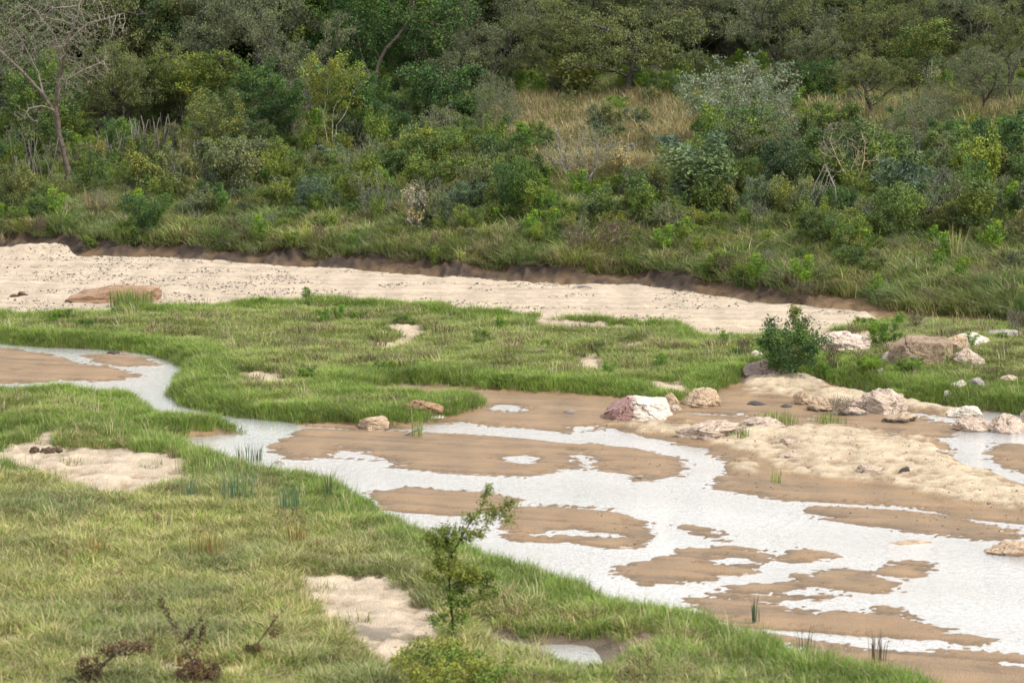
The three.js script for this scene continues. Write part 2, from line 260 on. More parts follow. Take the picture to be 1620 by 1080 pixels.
  const m = new THREE.MeshStandardMaterial({ color: 0xffffff, vertexColors: true, roughness: 1, roughnessMap: sheen, map: grain, bumpMap: relief, bumpScale: 0.045 });
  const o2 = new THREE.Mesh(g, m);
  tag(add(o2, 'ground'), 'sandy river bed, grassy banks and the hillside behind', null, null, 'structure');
}
const kindAt = (x, z) => KIND[cell(ZS, z) * NX + cell(XS, x)];
const ground = (x, z) => field(HT, x, z);
function sight(px, py) { // where the line of sight through a pixel meets the ground
  const d = ray(px, py); let t = 38;
  for (; t < 400; t += 0.25) if (EYE + d.y * t < ground(d.x * t, d.z * t)) break;
  for (let a = t - 0.25, b = t, n = 0; n < 12; n++) { t = (a + b) / 2; if (EYE + d.y * t < ground(d.x * t, d.z * t)) b = t; else a = t; }
  return new THREE.Vector3(d.x * t, ground(d.x * t, d.z * t), d.z * t);
}
const span = (p, px) => px * Math.hypot(p.x, p.y - EYE, p.z) / LENS;   // metres that px pixels cover at p

{ // the river: one still-water level, ripples in the surface
  const w = 60, d = 70, nx = 2, g = new THREE.PlaneGeometry(w, d, 1, 1).rotateX(-Math.PI / 2).translate(8, 0, -75), uv = g.attributes.uv, p = g.attributes.position;
  for (let i = 0; i < uv.count; i++) uv.setXY(i, p.getX(i) * 0.5 + p.getZ(i) * 0.22, p.getZ(i) * 1.15 - p.getX(i) * 0.42);
  const ripple = noiseTexture(1024, 40, 0, 1, 0.25, 21);
  const m = new THREE.MeshPhysicalMaterial({ color: lin(.95, .96, .96), roughness: 0.06, metalness: 0.55, transmission: 1, thickness: 0, ior: 1.45, specularIntensity: 1, bumpMap: ripple, bumpScale: 0.011 });
  tag(add(new THREE.Mesh(g, m), 'river_water'), 'shallow braided river water reflecting the white sky', null, null, 'structure');
}
// ------------------------------------------------------------------ plants: limbs that grow towards points in the crown, leaves on the twigs
const V = (x, y, z) => new THREE.Vector3(x, y, z);
// lobes: [x, y, z, rx, ry, rz] ellipsoids that the crown fills; stems: first paths from the ground
function skeleton({ seed, lobes, stems, points = 260, step = 0.22, reach = 1.6, kill = 0.34, tip = 0.006, power = 2.4, droop = 0, wiggle = 0.25, shell = 0.5, turns = 90 }) {
  const r = rand(seed), A = [], vol = lobes.map((l) => Math.pow(l[3] * l[4] * l[5], 0.75)), all = vol.reduce((a, b) => a + b, 0);
  lobes.forEach((l, i) => { for (let k = Math.round(points * vol[i] / all); k > 0; k--) {
    let x, y, z, q; do { x = r() * 2 - 1; y = r() * 2 - 1; z = r() * 2 - 1; q = x * x + y * y + z * z; } while (q > 1 || q < shell * r());
    A.push({ p: [l[0] + x * l[3], Math.max(0.08, l[1] + y * l[4]), l[2] + z * l[5]], d: 1e9, n: -1 });
  } });
  const N = [];
  const node = (p, parent) => { N.push({ p, parent, kids: 0 }); if (parent >= 0) N[parent].kids++; return N.length - 1; };
  for (const st of stems) { let last = -1, near = 0.6; for (let i = 0; i < N.length; i++) { const p = N[i].p, d = Math.hypot(p[0] - st[0][0], p[1] - st[0][1], p[2] - st[0][2]); if (d < near) { near = d; last = i; } } if (last < 0) last = node(st[0], -1); for (let i = 1; i < st.length; i++) {
    const a = st[i - 1], b = st[i], L = Math.hypot(b[0] - a[0], b[1] - a[1], b[2] - a[2]), n = Math.max(1, Math.round(L / step));
    for (let k = 1; k <= n; k++) { const t = k / n, w = step * wiggle * 0.5; last = node([lerp(a[0], b[0], t) + (r() - 0.5) * w, lerp(a[1], b[1], t), lerp(a[2], b[2], t) + (r() - 0.5) * w], last); }
  } }
  let from = 0;
  for (let turn = 0; turn < turns; turn++) {
    for (const a of A) { if (a.n === -2) continue; for (let i = from; i < N.length; i++) { const p = N[i].p, d = (p[0] - a.p[0]) ** 2 + (p[1] - a.p[1]) ** 2 + (p[2] - a.p[2]) ** 2; if (d < a.d) { a.d = d; a.n = i; } } }
    const pull = new Map(); let any = false;
    const R = turn < 4 ? 100 : reach;
    for (const a of A) { if (a.n < 0) continue; if (a.d < kill * kill) { a.n = -2; continue; } if (a.d > R * R) continue;
      const p = N[a.n].p, L = Math.sqrt(a.d); let v = pull.get(a.n); if (!v) pull.set(a.n, v = [0, 0, 0]); for (let c = 0; c < 3; c++) v[c] += (a.p[c] - p[c]) / L; }
    from = N.length;
    for (const [i, v] of pull) { const L = Math.hypot(...v) || 1, p = N[i].p, d = v.map((q) => q / L + (r() - 0.5) * wiggle); d[1] -= droop; const l = Math.hypot(...d) || 1; if (N[i].kids < 4) { node(p.map((q, c) => q + (d[c] / l) * step), i); any = true; } }
    if (!any) { if (turn > 6) break; }
  }
  for (const n of N) n.r = 0;
  for (let i = N.length - 1; i >= 0; i--) { const n = N[i]; n.r = n.r ? Math.pow(n.r, 1 / power) : tip; if (n.parent >= 0) N[n.parent].r += Math.pow(n.r, power); }
  return N;
}
function limbs(N, { sides = 5, most = 1e9, scale = 1, bark = [1, 1, 1], twig = [1, 1, 1], least = 0, under = 1e9, flare = 0 }) {
  const pos = [], idx = [], col = [], a = V(), b = V(), u = V(), v = V(), d = V();
  N.forEach((n, i) => {
    if (n.parent < 0 || n.r < least || n.r >= under) return;
    const q = N[n.parent], k = n.r > 0.03 ? sides + 2 : n.r > 0.012 ? sides : 3;
    const r1 = Math.min(n.r * scale, most), r0 = Math.min(Math.min(q.r, n.r * 1.45) * scale, most) * (1 + (q.p[1] < 0.5 ? flare * (0.5 - q.p[1]) : 0)), base = pos.length / 3, t = smooth(0.01, 0.05, n.r);
    a.fromArray(q.p); b.fromArray(n.p); d.subVectors(b, a).normalize(); u.set(Math.abs(d.y) > 0.9 ? 1 : 0, Math.abs(d.y) > 0.9 ? 0 : 1, 0).cross(d).normalize(); v.crossVectors(d, u);
    for (let e = 0; e < 2; e++) for (let s = 0; s < k; s++) { const w = (s / k) * 2 * Math.PI, R = (e ? r1 : r0) * (1 + 0.12 * Math.sin(i * 3.1 + s * 2.4)), c = Math.cos(w) * R, f = Math.sin(w) * R, m = e ? b : a;
      pos.push(m.x + u.x * c + v.x * f, m.y + u.y * c + v.y * f, m.z + u.z * c + v.z * f); for (let h = 0; h < 3; h++) col.push(lerp(twig[h], bark[h], t)); }
    for (let s = 0; s < k; s++) { const s1 = (s + 1) % k; idx.push(base + s, base + s1, base + k + s, base + s1, base + k + s1, base + k + s); }
  });
  const g = geo(pos, idx, col); g.computeVertexNormals(); return g;
}
// leaves: pairs of triangles folded along the midrib
function leaves(N, { seed, per = 6, size = 0.09, wide = 0.5, spread = 0.14, upto = 0.012, upward = 0.4, tones = [[1, 1, 1]], clumpy = 0.35, skip = 0, low = 0, flat = 0.8 }) {
  const r = rand(seed), pos = [], col = [], gauss = () => (r() + r() + r() - 1.5) * 1.2, a = V(), t = V(), s = V(), nrm = V();
  for (const n of N) {
    if (n.r > upto || n.p[1] < low || r() < skip) continue;
    const dens = 1 + clumpy * 2 * n3(n.p[0] * 0.9, n.p[1] * 0.9 + seed, n.p[2] * 0.9), k = Math.max(0, Math.round(per * dens * (0.6 + 0.8 * r())));
    const tone = tones[Math.min(tones.length - 1, Math.floor(clamp(0.5 + 0.75 * n3(n.p[0] * 0.6 + 9, n.p[1] * 0.6, n.p[2] * 0.6 + seed), 0, 0.999) * tones.length))];
    for (let i = 0; i < k; i++) {
      a.set(n.p[0] + gauss() * spread, n.p[1] + gauss() * spread * flat, n.p[2] + gauss() * spread);
      t.set(gauss(), gauss() + upward * 0.3, gauss()).normalize(); nrm.set(gauss(), gauss() + upward * 2, gauss()).normalize(); s.crossVectors(t, nrm).normalize(); nrm.crossVectors(s, t);
      const L = size * (0.6 + 0.8 * r()), w = L * wide * 0.5, f = w * 0.35, v = 0.72 + 0.56 * r(), y = r() < 0.08 ? 1.25 : 1;
      const p0 = [a.x, a.y, a.z], p2 = [a.x + t.x * L, a.y + t.y * L, a.z + t.z * L], m = (sg) => [a.x + t.x * L * 0.45 + s.x * w * sg + nrm.x * f, a.y + t.y * L * 0.45 + s.y * w * sg + nrm.y * f, a.z + t.z * L * 0.45 + s.z * w * sg + nrm.z * f];
      pos.push(...p0, ...m(1), ...p2, ...p0, ...p2, ...m(-1));
      for (let q = 0; q < 6; q++) col.push(tone[0] * v * y, tone[1] * v * y, tone[2] * v);
    }
  }
  return geo(pos, null, col);
}
const barkBump = noiseTexture(256, 18, 0, 1, 3, 33);
const barkMat = (r, g, b) => new THREE.MeshStandardMaterial({ color: lin(r, g, b), vertexColors: true, roughness: 0.95 });
const leafMat = (r, g, b, through = 0.18) => new THREE.MeshPhysicalMaterial({ color: lin(r, g, b), vertexColors: true, roughness: 0.95, transmission: through, thickness: 0, side: THREE.DoubleSide, specularIntensity: 0.6 });
const BARK = { dark: barkMat(.05, .042, .036), grey: barkMat(.16, .14, .125), pale: barkMat(.36, .33, .29), tan: barkMat(.33, .25, .17), brown: barkMat(.11, .085, .06), straw: barkMat(.4, .32, .19), ash: barkMat(.24, .22, .2) };
const LEAF = {
  deep: leafMat(.06, .118, .03), mid: leafMat(.1, .152, .038), olive: leafMat(.135, .158, .05), greyolive: leafMat(.14, .16, .082), grey: leafMat(.13, .145, .095), silver: leafMat(.215, .25, .17), blue: leafMat(.095, .145, .088), bright: leafMat(.11, .2, .03),
  yellow: leafMat(.2, .235, .042), yellowgreen: leafMat(.13, .165, .03), dark: leafMat(.055, .088, .034), rust: leafMat(.2, .1, .04), cream: leafMat(.33, .29, .21, .1), brown: leafMat(.1, .075, .05, .1), drygrass: leafMat(.24, .19, .1, .2), fresh: leafMat(.15, .25, .03), sapling: leafMat(.17, .215, .045),
};
const G = {}; // grown kinds: { wood, leaf, W, H }
function measure(k) { const b = new THREE.Box3(); for (const g of [k.wood, k.leaf, k.twigs]) if (g?.attributes.position.count) { g.computeBoundingBox(); b.union(g.boundingBox); } k.H = b.max.y; k.W = b.max.x - b.min.x; k.cx = (b.max.x + b.min.x) / 2; return k; }
function grow(name, sk, wood, leaf) { const N = skeleton(sk), tree = /^(broad|thorn|airy)/.test(name), cutAt = Math.max(...N.map((n) => n.r)) * 0.36; G[name] = measure({ wood: limbs(N, { ...wood, least: tree ? cutAt : 0 }), twigs: tree ? limbs(N, { ...wood, under: cutAt }) : null, leaf: leaf ? leaves(N, { seed: sk.seed + 5, ...leaf }) : null }); }
const blob = (seed, n, W, y0, H, flat = 1) => { const r = rand(seed), L = [[0, y0 + H * 0.5, 0, W * 0.3, H * 0.42, W * 0.3]]; for (let i = 0; i < n; i++) { const a = (i / n + 0.15 * r()) * 2 * Math.PI, q = W * (0.22 + 0.14 * r()); L.push([Math.cos(a) * q, y0 + H * (0.25 + 0.55 * r()), Math.sin(a) * q * 0.9, W * (0.16 + 0.1 * r()), H * (0.2 + 0.14 * r()) * flat, W * (0.16 + 0.1 * r())]); } for (let i = 0; i < 5; i++) { const a = r() * 6.28, q = W * 0.36 * Math.sqrt(r()); L.push([Math.cos(a) * q, y0 + H * (0.78 + 0.2 * r()), Math.sin(a) * q, W * 0.06, H * (0.14 + 0.12 * r()), W * 0.06]); } return L; };
const bushStems = (seed, n, out, h) => { const r = rand(seed), S = []; for (let i = 0; i < n; i++) { const a = (i / n + r() * 0.2) * 2 * Math.PI, q = out * (0.4 + 0.6 * r()); S.push([[0, -0.15, 0], [Math.cos(a) * q * 0.5, h * 0.5, Math.sin(a) * q * 0.5], [Math.cos(a) * q, h * (0.8 + 0.4 * r()), Math.sin(a) * q]]); } return S; };
const toneGreen = [[.72, .8, .88], [1, 1, 1], [1.08, 1.1, .9], [1.4, 1.28, .8]], toneFlat = [[.85, .87, .9], [1, 1, 1], [1.12, 1.1, 1]];
// broad-leaved trees, thick green crown
for (let i = 0; i < 3; i++) grow('broad' + i, { seed: 100 + i, lobes: [...blob(100 + i, 9, 5.4, 0.8, 5.2), [0, 1.2, 0, 2.2, 0.7, 2]], stems: [[[0, -0.2, 0], [0.15 * i - 0.2, 1.1, 0], [0.3 * i - 0.3, 2.2, 0.1]]], points: 620, step: 0.26, kill: 0.42, reach: 1.7 }, { flare: .5 }, { per: 40, size: 0.125, wide: 0.55, spread: 0.28, upto: 0.014, tones: [[.7, .78, .85], [.9, .95, .95], [1.05, 1.08, .95], [1.35, 1.25, .85]], clumpy: 0.9 });
// thorn trees: dark spreading limbs in view, fine feathery leaves in flat tiers
for (let i = 0; i < 4; i++) { const r = rand(140 + i), L = []; for (let k = 0; k < 14; k++) { const a = k * 2.4 + i, q = 0.5 + 2.3 * Math.sqrt(r()); L.push([Math.cos(a) * q, 1.6 + 2.6 * r() - q * 0.12, Math.sin(a) * q, 1.0 + 0.5 * r(), 0.5 + 0.35 * r(), 1.0 + 0.5 * r()]); }
  const b = [-0.6, 0.5, 0.9, -0.3][i]; grow('thorn' + i, { seed: 140 + i, lobes: L, stems: [[[0, -0.2, 0], [b * 0.5, 0.9, 0.1], [b, 1.7, 0.15], [b * 1.6 - 0.7, 2.5, 0.2]], [[b * 0.45, 0.85, 0.1], [b * 0.4 + 0.6, 1.7, -0.3], [b * 0.4 + 1.1, 2.5, -0.4]]], points: 700, step: 0.24, kill: 0.36, reach: 1.6, wiggle: 0.4, tip: .0075 }, { scale: 2 }, { per: 40, low: 1.35, size: 0.09, wide: 0.42, spread: 0.24, upto: 0.018, tones: [[.75, .8, .8], [1, 1, 1], [1.15, 1.12, 1]], clumpy: 0.85, flat: 0.5 }); }
// airy yellow-leaved trees with pale thin stems
for (let i = 0; i < 2; i++) grow('airy' + i, { seed: 180 + i, lobes: [...blob(180 + i, 6, 3.1, 1.6, 3.6), [0.3, 1.2, 0, 0.9, 0.6, 0.8]], stems: bushStems(181 + i, 3, 0.7, 1.8), points: 330, step: 0.2, kill: 0.32, wiggle: 0.35 }, { twig: [1.1, 1.05, 1] }, { per: 32, size: 0.12, wide: 0.5, spread: 0.21, upto: 0.012, tones: [[.8, .9, .8], [1, 1, 1], [1.15, 1.05, .7], [.75, .95, 1]], clumpy: 0.55 });
// rounded bushes
for (let i = 0; i < 4; i++) grow('bush' + i, { seed: 200 + i, lobes: [...blob(200 + i, 7, 2.5, 0.25, 1.7), [0, 0.35, 0, 0.9, 0.3, 0.8]], stems: bushStems(201 + i, 5, 0.5, 0.6), points: 300, step: 0.14, kill: 0.22, tip: .004 }, {}, { per: 36, size: 0.085, wide: 0.52, spread: 0.14, upto: 0.01, tones: toneGreen, clumpy: 0.85 });
// upright loose shrubs with larger leaves
for (let i = 0; i < 3; i++) grow('shrub' + i, { seed: 230 + i, lobes: [...blob(230 + i, 6, 1.7, 0.5, 2.1), [0, 0.6, 0, 0.5, 0.5, 0.5]], stems: bushStems(231 + i, 4, 0.35, 1.0), points: 190, step: 0.15, kill: 0.24, wiggle: 0.3, tip: .004 }, {}, { per: 20, size: 0.13, wide: 0.45, spread: 0.16, upto: 0.01, tones: toneGreen, clumpy: 0.5 });
// grey twiggy bushes, few leaves
for (let i = 0; i < 3; i++) grow('twiggy' + i, { seed: 260 + i, lobes: blob(260 + i, 7, 2.6, 0.35, 1.7), stems: bushStems(261 + i, 6, 0.6, 0.6), points: 900, step: 0.13, kill: 0.15, wiggle: 0.55, tip: .0052, reach: 1 }, {}, { per: 2.6, size: 0.08, wide: 0.4, spread: 0.1, upto: 0.008, tones: toneFlat, clumpy: 0.6 });
// big silvery bushes
for (let i = 0; i < 2; i++) grow('silvery' + i, { seed: 290 + i, lobes: [...blob(290 + i, 9, 4.6, 0.5, 3.4), [0, 0.7, 0, 1.5, 0.6, 1.3]], stems: bushStems(291 + i, 6, 0.9, 1.3), points: 620, step: 0.2, kill: 0.28, wiggle: 0.35 }, {}, { per: 20, size: 0.11, wide: 0.36, spread: 0.21, upto: 0.012, tones: [[.6, .75, .6], [.85, .9, .8], [1, 1, 1], [1.15, 1.12, 1.1]], clumpy: 0.5 });
// slender saplings
for (let i = 0; i < 2; i++) grow('slender' + i, { seed: 310 + i, lobes: [[0, 1.2, 0, 0.3, 0.8, 0.3], [0.15, 1.9, 0, 0.25, 0.4, 0.25], [-0.2, 0.8, 0.1, 0.25, 0.4, 0.25]], stems: [[[0, -0.1, 0], [0.05, 0.7, 0], [0, 1.5, 0]]], points: 90, step: 0.12, kill: 0.18, tip: .004 }, {}, { per: 8, size: 0.1, wide: 0.45, spread: 0.1, upto: 0.008, tones: toneGreen });
// leafless: branching skeletons only
grow('bare0', { seed: 330, lobes: blob(330, 7, 2.4, 0.7, 1.8), stems: [[[0, -0.1, 0], [0.05, 0.5, 0], [-0.1, 1.0, 0]], [[0.05, 0.5, 0], [0.3, 1.0, 0.1]]], points: 420, step: 0.14, kill: 0.22, wiggle: 0.4, tip: .0055, reach: 1.2 }, {}, null);
grow('bare1', { seed: 331, lobes: [[-0.6, 0.5, 0, 0.5, 0.45, 0.4], [0, 0.9, 0, 0.5, 0.5, 0.4], [-0.9, 0.2, 0.1, 0.4, 0.25, 0.3], [0.4, 0.4, 0, 0.4, 0.35, 0.3]], stems: [[[0.5, -0.1, 0], [0.3, 0.8, 0], [-0.1, 1.25, 0]]], points: 380, step: 0.12, kill: 0.16, wiggle: 0.4, droop: 0.35, tip: .006 }, {}, null);
// tangles of dead grass and flood wrack
for (let i = 0; i < 2; i++) grow('tangle' + i, { seed: 350 + i, lobes: blob(350 + i, 5, 0.9, 0.02, 0.6), stems: bushStems(351 + i, 7, 0.2, 0.2), points: 420, step: 0.07, kill: 0.07, wiggle: 0.9, droop: 0.3, tip: .004, reach: .6 }, { sides: 3 }, { per: 1.5, size: 0.16, wide: 0.1, spread: 0.05, upto: 0.006, upward: -0.5, tones: toneFlat });

// one plant of a grown kind, standing where its foot is seen at (px, py), w x h pixels large
const protos = new Map();
function plant(kind, leaf, bark, px, py, w, h, name, label, category, group, { turn = null, sink = 0, y = null } = {}) {
  const k = G[kind], key = kind + leaf + bark;
  if (!protos.has(key)) {
    const o = new THREE.Group(), tree = /tree/.test(name);
    const stem = part(tree ? 'trunk' : 'stem', k.wood, BARK[bark], o); if (k.twigs) part('branch', k.twigs, BARK[bark], stem).userData.kind = 'stuff';
    if (k.leaf) part(tree ? 'crown' : 'foliage', k.leaf, LEAF[leaf], o);
    protos.set(key, o);
  }
  const o = protos.get(key).clone(), tree = /tree/.test(name); o.children[0].name = tree ? 'trunk' : 'stem'; if (o.children[1]) o.children[1].name = tree ? 'crown' : 'foliage';
  const p = y === null ? sight(px, py) : at(px, py, y), s = span(p, 1), sx = (w * s) / k.W, sy = (h * s) / k.H;
  o.position.set(p.x - k.cx * sx * (turn === null ? 1 : 0), p.y - sink, p.z); o.scale.set(sx, sy, (sx + Math.min(sx, sy)) / 2); if (turn !== null) o.rotation.y = turn;
  tag(o, label, category, group); return add(o, name);
}
// ------------------------------------------------------------------ rocks
const rockBump = noiseTexture(512, 16, 0, 1, 1.3, 51), rockGrain = noiseTexture(256, 10, 0.72, 1, 0.9, 57);
const rockMat = new THREE.MeshStandardMaterial({ color: 0xffffff, vertexColors: true, roughness: 0.9, bumpMap: rockBump, bumpScale: 0.035, map: rockGrain });
const STONE = { blush: [[.6, .48, .4], [.68, .58, .5], [.48, .34, .28]], pink: [[.5, .385, .3], [.6, .495, .405], [.38, .27, .21]], white: [[.68, .6, .5], [.76, .7, .62], [.54, .42, .34]], tan: [[.46, .33, .22], [.56, .43, .3], [.34, .23, .15]], brown: [[.3, .21, .14], [.38, .28, .19], [.2, .135, .09]], grey: [[.3, .27, .25], [.4, .37, .34], [.2, .18, .17]], dark: [[.07, .06, .055], [.11, .09, .08], [.05, .045, .04]], rust: [[.31, .18, .105], [.4, .26, .16], [.21, .12, .075]], dung: [[.1, .065, .035], [.14, .095, .05], [.06, .04, .022]] };
function rockShape(seed, w, h, d, { stone = 'pink', detail = 14, planes = 16, cracks = 3, rough = 0.05, lean = 0, split = null, waterline = 0, boxy = 0, sinkTo = 0.25, slope = 0, faces = [] } = {}) {
  const r = rand(seed * 7919 + 13), PL = [], EX = 60;
  const dirs = boxy ? [[1, .1, 0], [-1, .15, .1], [0, 1, .08], [.1, .1, 1], [0, 0, -1]] : [];
  for (const q of dirs) PL.push([V(...q).normalize(), 0.78 + 0.1 * r()]);
  for (const [q, k] of faces) PL.push([V(...q).normalize(), k]);
  for (let i = 0; i < planes; i++) { const a = V(r() * 2 - 1, r() * 1.3 - 0.3, r() * 2 - 1).normalize(); PL.push([a, 0.72 + 0.26 * r()]); }
  const CR = []; for (let i = 0; i < cracks; i++) CR.push([V(r() * 2 - 1, (r() - 0.5) * 0.8, r() * 2 - 1).normalize(), (r() - 0.5) * 0.9, 0.02 + 0.02 * r()]);
  let g = new THREE.IcosahedronGeometry(1, detail); g.deleteAttribute('normal'); g.deleteAttribute('uv'); g = mergeVertices(g, 1e-4);
  const p = g.attributes.position, n = V(), col = new Float32Array(p.count * 3), uv = new Float32Array(p.count * 2), S = STONE[stone], s0 = seed * 3.7;
  for (let i = 0; i < p.count; i++) {
    n.fromBufferAttribute(p, i).normalize();
    let acc = 0; for (const [a, k] of PL) { const c = n.dot(a); if (c > 0.05) acc += Math.pow(c / k, EX); }
    let R = Math.min(1.15, Math.pow(Math.max(acc, 1e-6), -1 / EX));
    R *= 1 + rough * 1.6 * n3(n.x * 1.7 + s0, n.y * 1.7, n.z * 1.7) + rough * 0.8 * n3(n.x * 5 + s0, n.y * 5, n.z * 5) + rough * 0.3 * n3(n.x * 13, n.y * 13 + s0, n.z * 13);
    let crack = 0; for (const [a, k, wd] of CR) { const e = Math.abs(n.dot(a) * R - k * 0.6 + 0.05 * n3(n.x * 4 + s0, n.y * 4, n.z * 4)); if (n3(n.x * 1.5 - k * 9, n.y * 1.5, n.z * 1.5 + s0) > -0.25) crack = Math.max(crack, 1 - smooth(0, wd, e)); }
    R *= 1 - crack * 0.09; R *= 1 + rough * 0.5 * smooth(0.1, 0.35, n3(n.x * 0.9 + s0, (n.y + 0.35 * n.x) * 6, n.z * 0.9));
    let x = n.x * R, y = n.y * R, z = n.z * R;
    y = (y + 1 - sinkTo * 2) / (2 - sinkTo * 2); // the lower share lies in the ground
    if (slope) y *= 1 - slope * 0.5 * (x + 1) * (slope > 0 ? 1 : 0) + (slope < 0 ? slope * 0.5 * (1 - x) * -1 - -slope * (1 - x) : 0);
    const X = (x + lean * y) * w * 0.53, Y = y * h, Z = z * d * 0.53;
    p.setXYZ(i, X, Y, Z); uv[i * 2] = X + Z * 0.6; uv[i * 2 + 1] = Y + Z * 0.5;
    const t1 = 0.5 + 0.6 * n3(n.x * 2.3 + s0, n.y * 2.3 + 4, n.z * 2.3), t2 = smooth(0.15, 0.6, n3(n.x * 3.1 - s0, n.y * 4.1, n.z * 3.1) + 0.25 * n3(n.x * 11, n.y * 11, n.z * 11));
    const c = [0, 1, 2].map((q) => lerp(lerp(S[0][q], S[1][q], clamp(t1, 0, 1)), S[2][q], t2 * 0.75));
    if (split) { const k = smooth(-0.06, 0.06, split.x - n.x + 0.14 * n3(n.x * 3 + s0, n.y * 3, n.z * 3)); for (let q = 0; q < 3; q++) c[q] = lerp(c[q], split.color[q] * (0.85 + 0.3 * t1), k); }
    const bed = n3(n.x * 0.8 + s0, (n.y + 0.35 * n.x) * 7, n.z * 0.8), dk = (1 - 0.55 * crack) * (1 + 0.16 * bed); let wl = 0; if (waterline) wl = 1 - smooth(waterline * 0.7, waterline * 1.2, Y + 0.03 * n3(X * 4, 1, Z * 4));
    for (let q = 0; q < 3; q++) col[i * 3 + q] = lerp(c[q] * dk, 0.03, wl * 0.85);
  }
  g.setAttribute('color', new THREE.BufferAttribute(col, 3)); g.setAttribute('uv', new THREE.BufferAttribute(uv, 2));
  g = toCreasedNormals(g, 0.5);
  return g;
}
let rockSeed = 1;
function rock(px, py, w, h, label, o = {}) { // its foot seen at (px, py), w x h pixels
  const p = sight(px, py), s = span(p, 1), W = w * s, H = h * s, D = (o.depth ?? 0.8) * W;
  const m = new THREE.Mesh(rockShape(o.seed ?? rockSeed++, W, H, D, { detail: w > 60 ? 26 : w > 25 ? 14 : 8, ...o }), rockMat);
  m.position.set(p.x, p.y - 0.05 - (o.sink ?? 0), p.z - D * 0.28); m.rotation.y = o.turn ?? 0;
  tag(m, label, o.category ?? 'rock', o.group ?? 'rocks by the river'); return add(m, o.name ?? 'rock');
}
rock(1011, 663, 100, 43, 'large white boulder with a dark pink left side on the wet sand', { name: 'boulder', category: 'boulder', stone: 'white', seed: 3, split: { x: -0.22, color: [.34, .2, .18] }, planes: 0, cracks: 3, rough: 0.03, depth: .75, sinkTo: .3, faces: [[[.12, 1, .1], .62], [[1, .28, .25], .8], [[-.72, .75, .12], .66], [[-.2, .3, 1], .72], [[.55, .45, .8], .78], [[-1, .1, -.2], .98], [[0, .3, -1], .8], [[-.85, .2, .6], .82]], group: 'boulders by the river' });
rock(1117, 642, 56, 28, 'brownish double-humped rock just right of the large white boulder', { stone: 'tan', depth: .7 });
rock(1060, 640, 24, 22, 'small upright tan rock behind the right shoulder of the white boulder', { stone: 'tan' });
rock(1066, 648, 28, 10, 'low pink stone touching the right foot of the white boulder', { stone: 'pink' });
rock(1208, 673, 64, 15, 'low flat pale pink rock on the edge of the back channel', { stone: 'pink', depth: .8 });
rock(1120, 692, 84, 28, 'slanting pink slab rock at the water end of the pale sandbank', { stone: 'pink', depth: .6, cracks: 4, lean: .25 });
rock(1464, 579, 92, 56, 'big square brown block of rock on the grassy right bank', { name: 'boulder', category: 'boulder', stone: 'brown', planes: 0, cracks: 2, rough: .025, depth: .8, sinkTo: .3, seed: 21, faces: [[[.05, 1, .1], .66], [[1, .05, .35], .8], [[-.9, .25, .45], .84], [[.1, .12, 1], .72], [[0, .1, -1], .8], [[-.55, .8, .1], .8], [[.6, .7, .3], .88], [[-.3, .5, .8], .8]], group: 'boulders by the river' });
rock(1339, 557, 80, 32, 'smooth pale pink boulder behind the dark green bush', { name: 'boulder', category: 'boulder', stone: 'blush', depth: .8, cracks: 5, seed: 23, group: 'boulders by the river' });
rock(1408, 576, 30, 22, 'white rock against the left side of the square brown block', { stone: 'white' });
rock(1409, 553, 24, 14, 'small tan stone in the grass left above the square brown block', { stone: 'tan' });
rock(1394, 594, 22, 14, 'small pale rock in the weeds below the smooth pink boulder', { stone: 'grey' });
rock(1514, 556, 40, 28, 'tan rock wedged against the right side of the square brown block', { stone: 'tan' });
rock(1540, 548, 60, 22, 'whitish rock ledge running back from the square brown block', { stone: 'white', depth: 1.6, cracks: 5 });
rock(1530, 572, 46, 22, 'cracked pinkish rock right of the square brown block', { stone: 'pink' });
rock(1549, 578, 27, 17, 'pink-faced small rock at the right end of the rock ledge', { stone: 'pink' });
rock(1590, 535, 60, 14, 'grey weathered rock rib at the upper end of the pale ledge', { stone: 'grey', depth: 1.2 });
rock(1197, 592, 50, 26, 'dark purplish pink rock at the left foot of the dark green bush', { stone: 'pink', lean: .3, split: { x: 2, color: [.31, .235, .215] } });
rock(1200, 570, 26, 18, 'white rock half hidden left of the dark green bush', { stone: 'white' });
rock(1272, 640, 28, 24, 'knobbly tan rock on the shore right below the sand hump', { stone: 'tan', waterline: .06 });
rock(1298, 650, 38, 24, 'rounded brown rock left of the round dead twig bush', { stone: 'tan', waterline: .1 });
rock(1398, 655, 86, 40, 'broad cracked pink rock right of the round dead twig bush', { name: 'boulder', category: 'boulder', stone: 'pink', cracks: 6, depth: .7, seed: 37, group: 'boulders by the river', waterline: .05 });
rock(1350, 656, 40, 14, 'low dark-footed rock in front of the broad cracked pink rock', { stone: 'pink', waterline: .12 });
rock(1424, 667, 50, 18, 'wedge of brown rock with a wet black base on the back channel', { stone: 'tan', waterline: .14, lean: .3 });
rock(1518, 616, 36, 16, 'pale flat-topped rock in the right meadow, left one of the upper row', { stone: 'white' });
rock(1548, 614, 30, 18, 'greyish cracked rock in the right meadow, middle of the upper row', { stone: 'grey' });
rock(1598, 606, 32, 15, 'reddish white-topped rock in the right meadow near the frame edge', { stone: 'pink' });
rock(1502, 632, 20, 16, 'small pale rock in the grass below the flat-topped rock', { stone: 'white' });
rock(1604, 614, 26, 8, 'low cream stone under the reddish white-topped rock', { stone: 'white' });
rock(1530, 657, 48, 16, 'low white rock in the weeds above the dark pool', { stone: 'white', depth: .8 });
rock(1540, 683, 62, 26, 'pinkish brown shore rock at the left end of the dark pool', { stone: 'pink', waterline: .1, cracks: 5 });
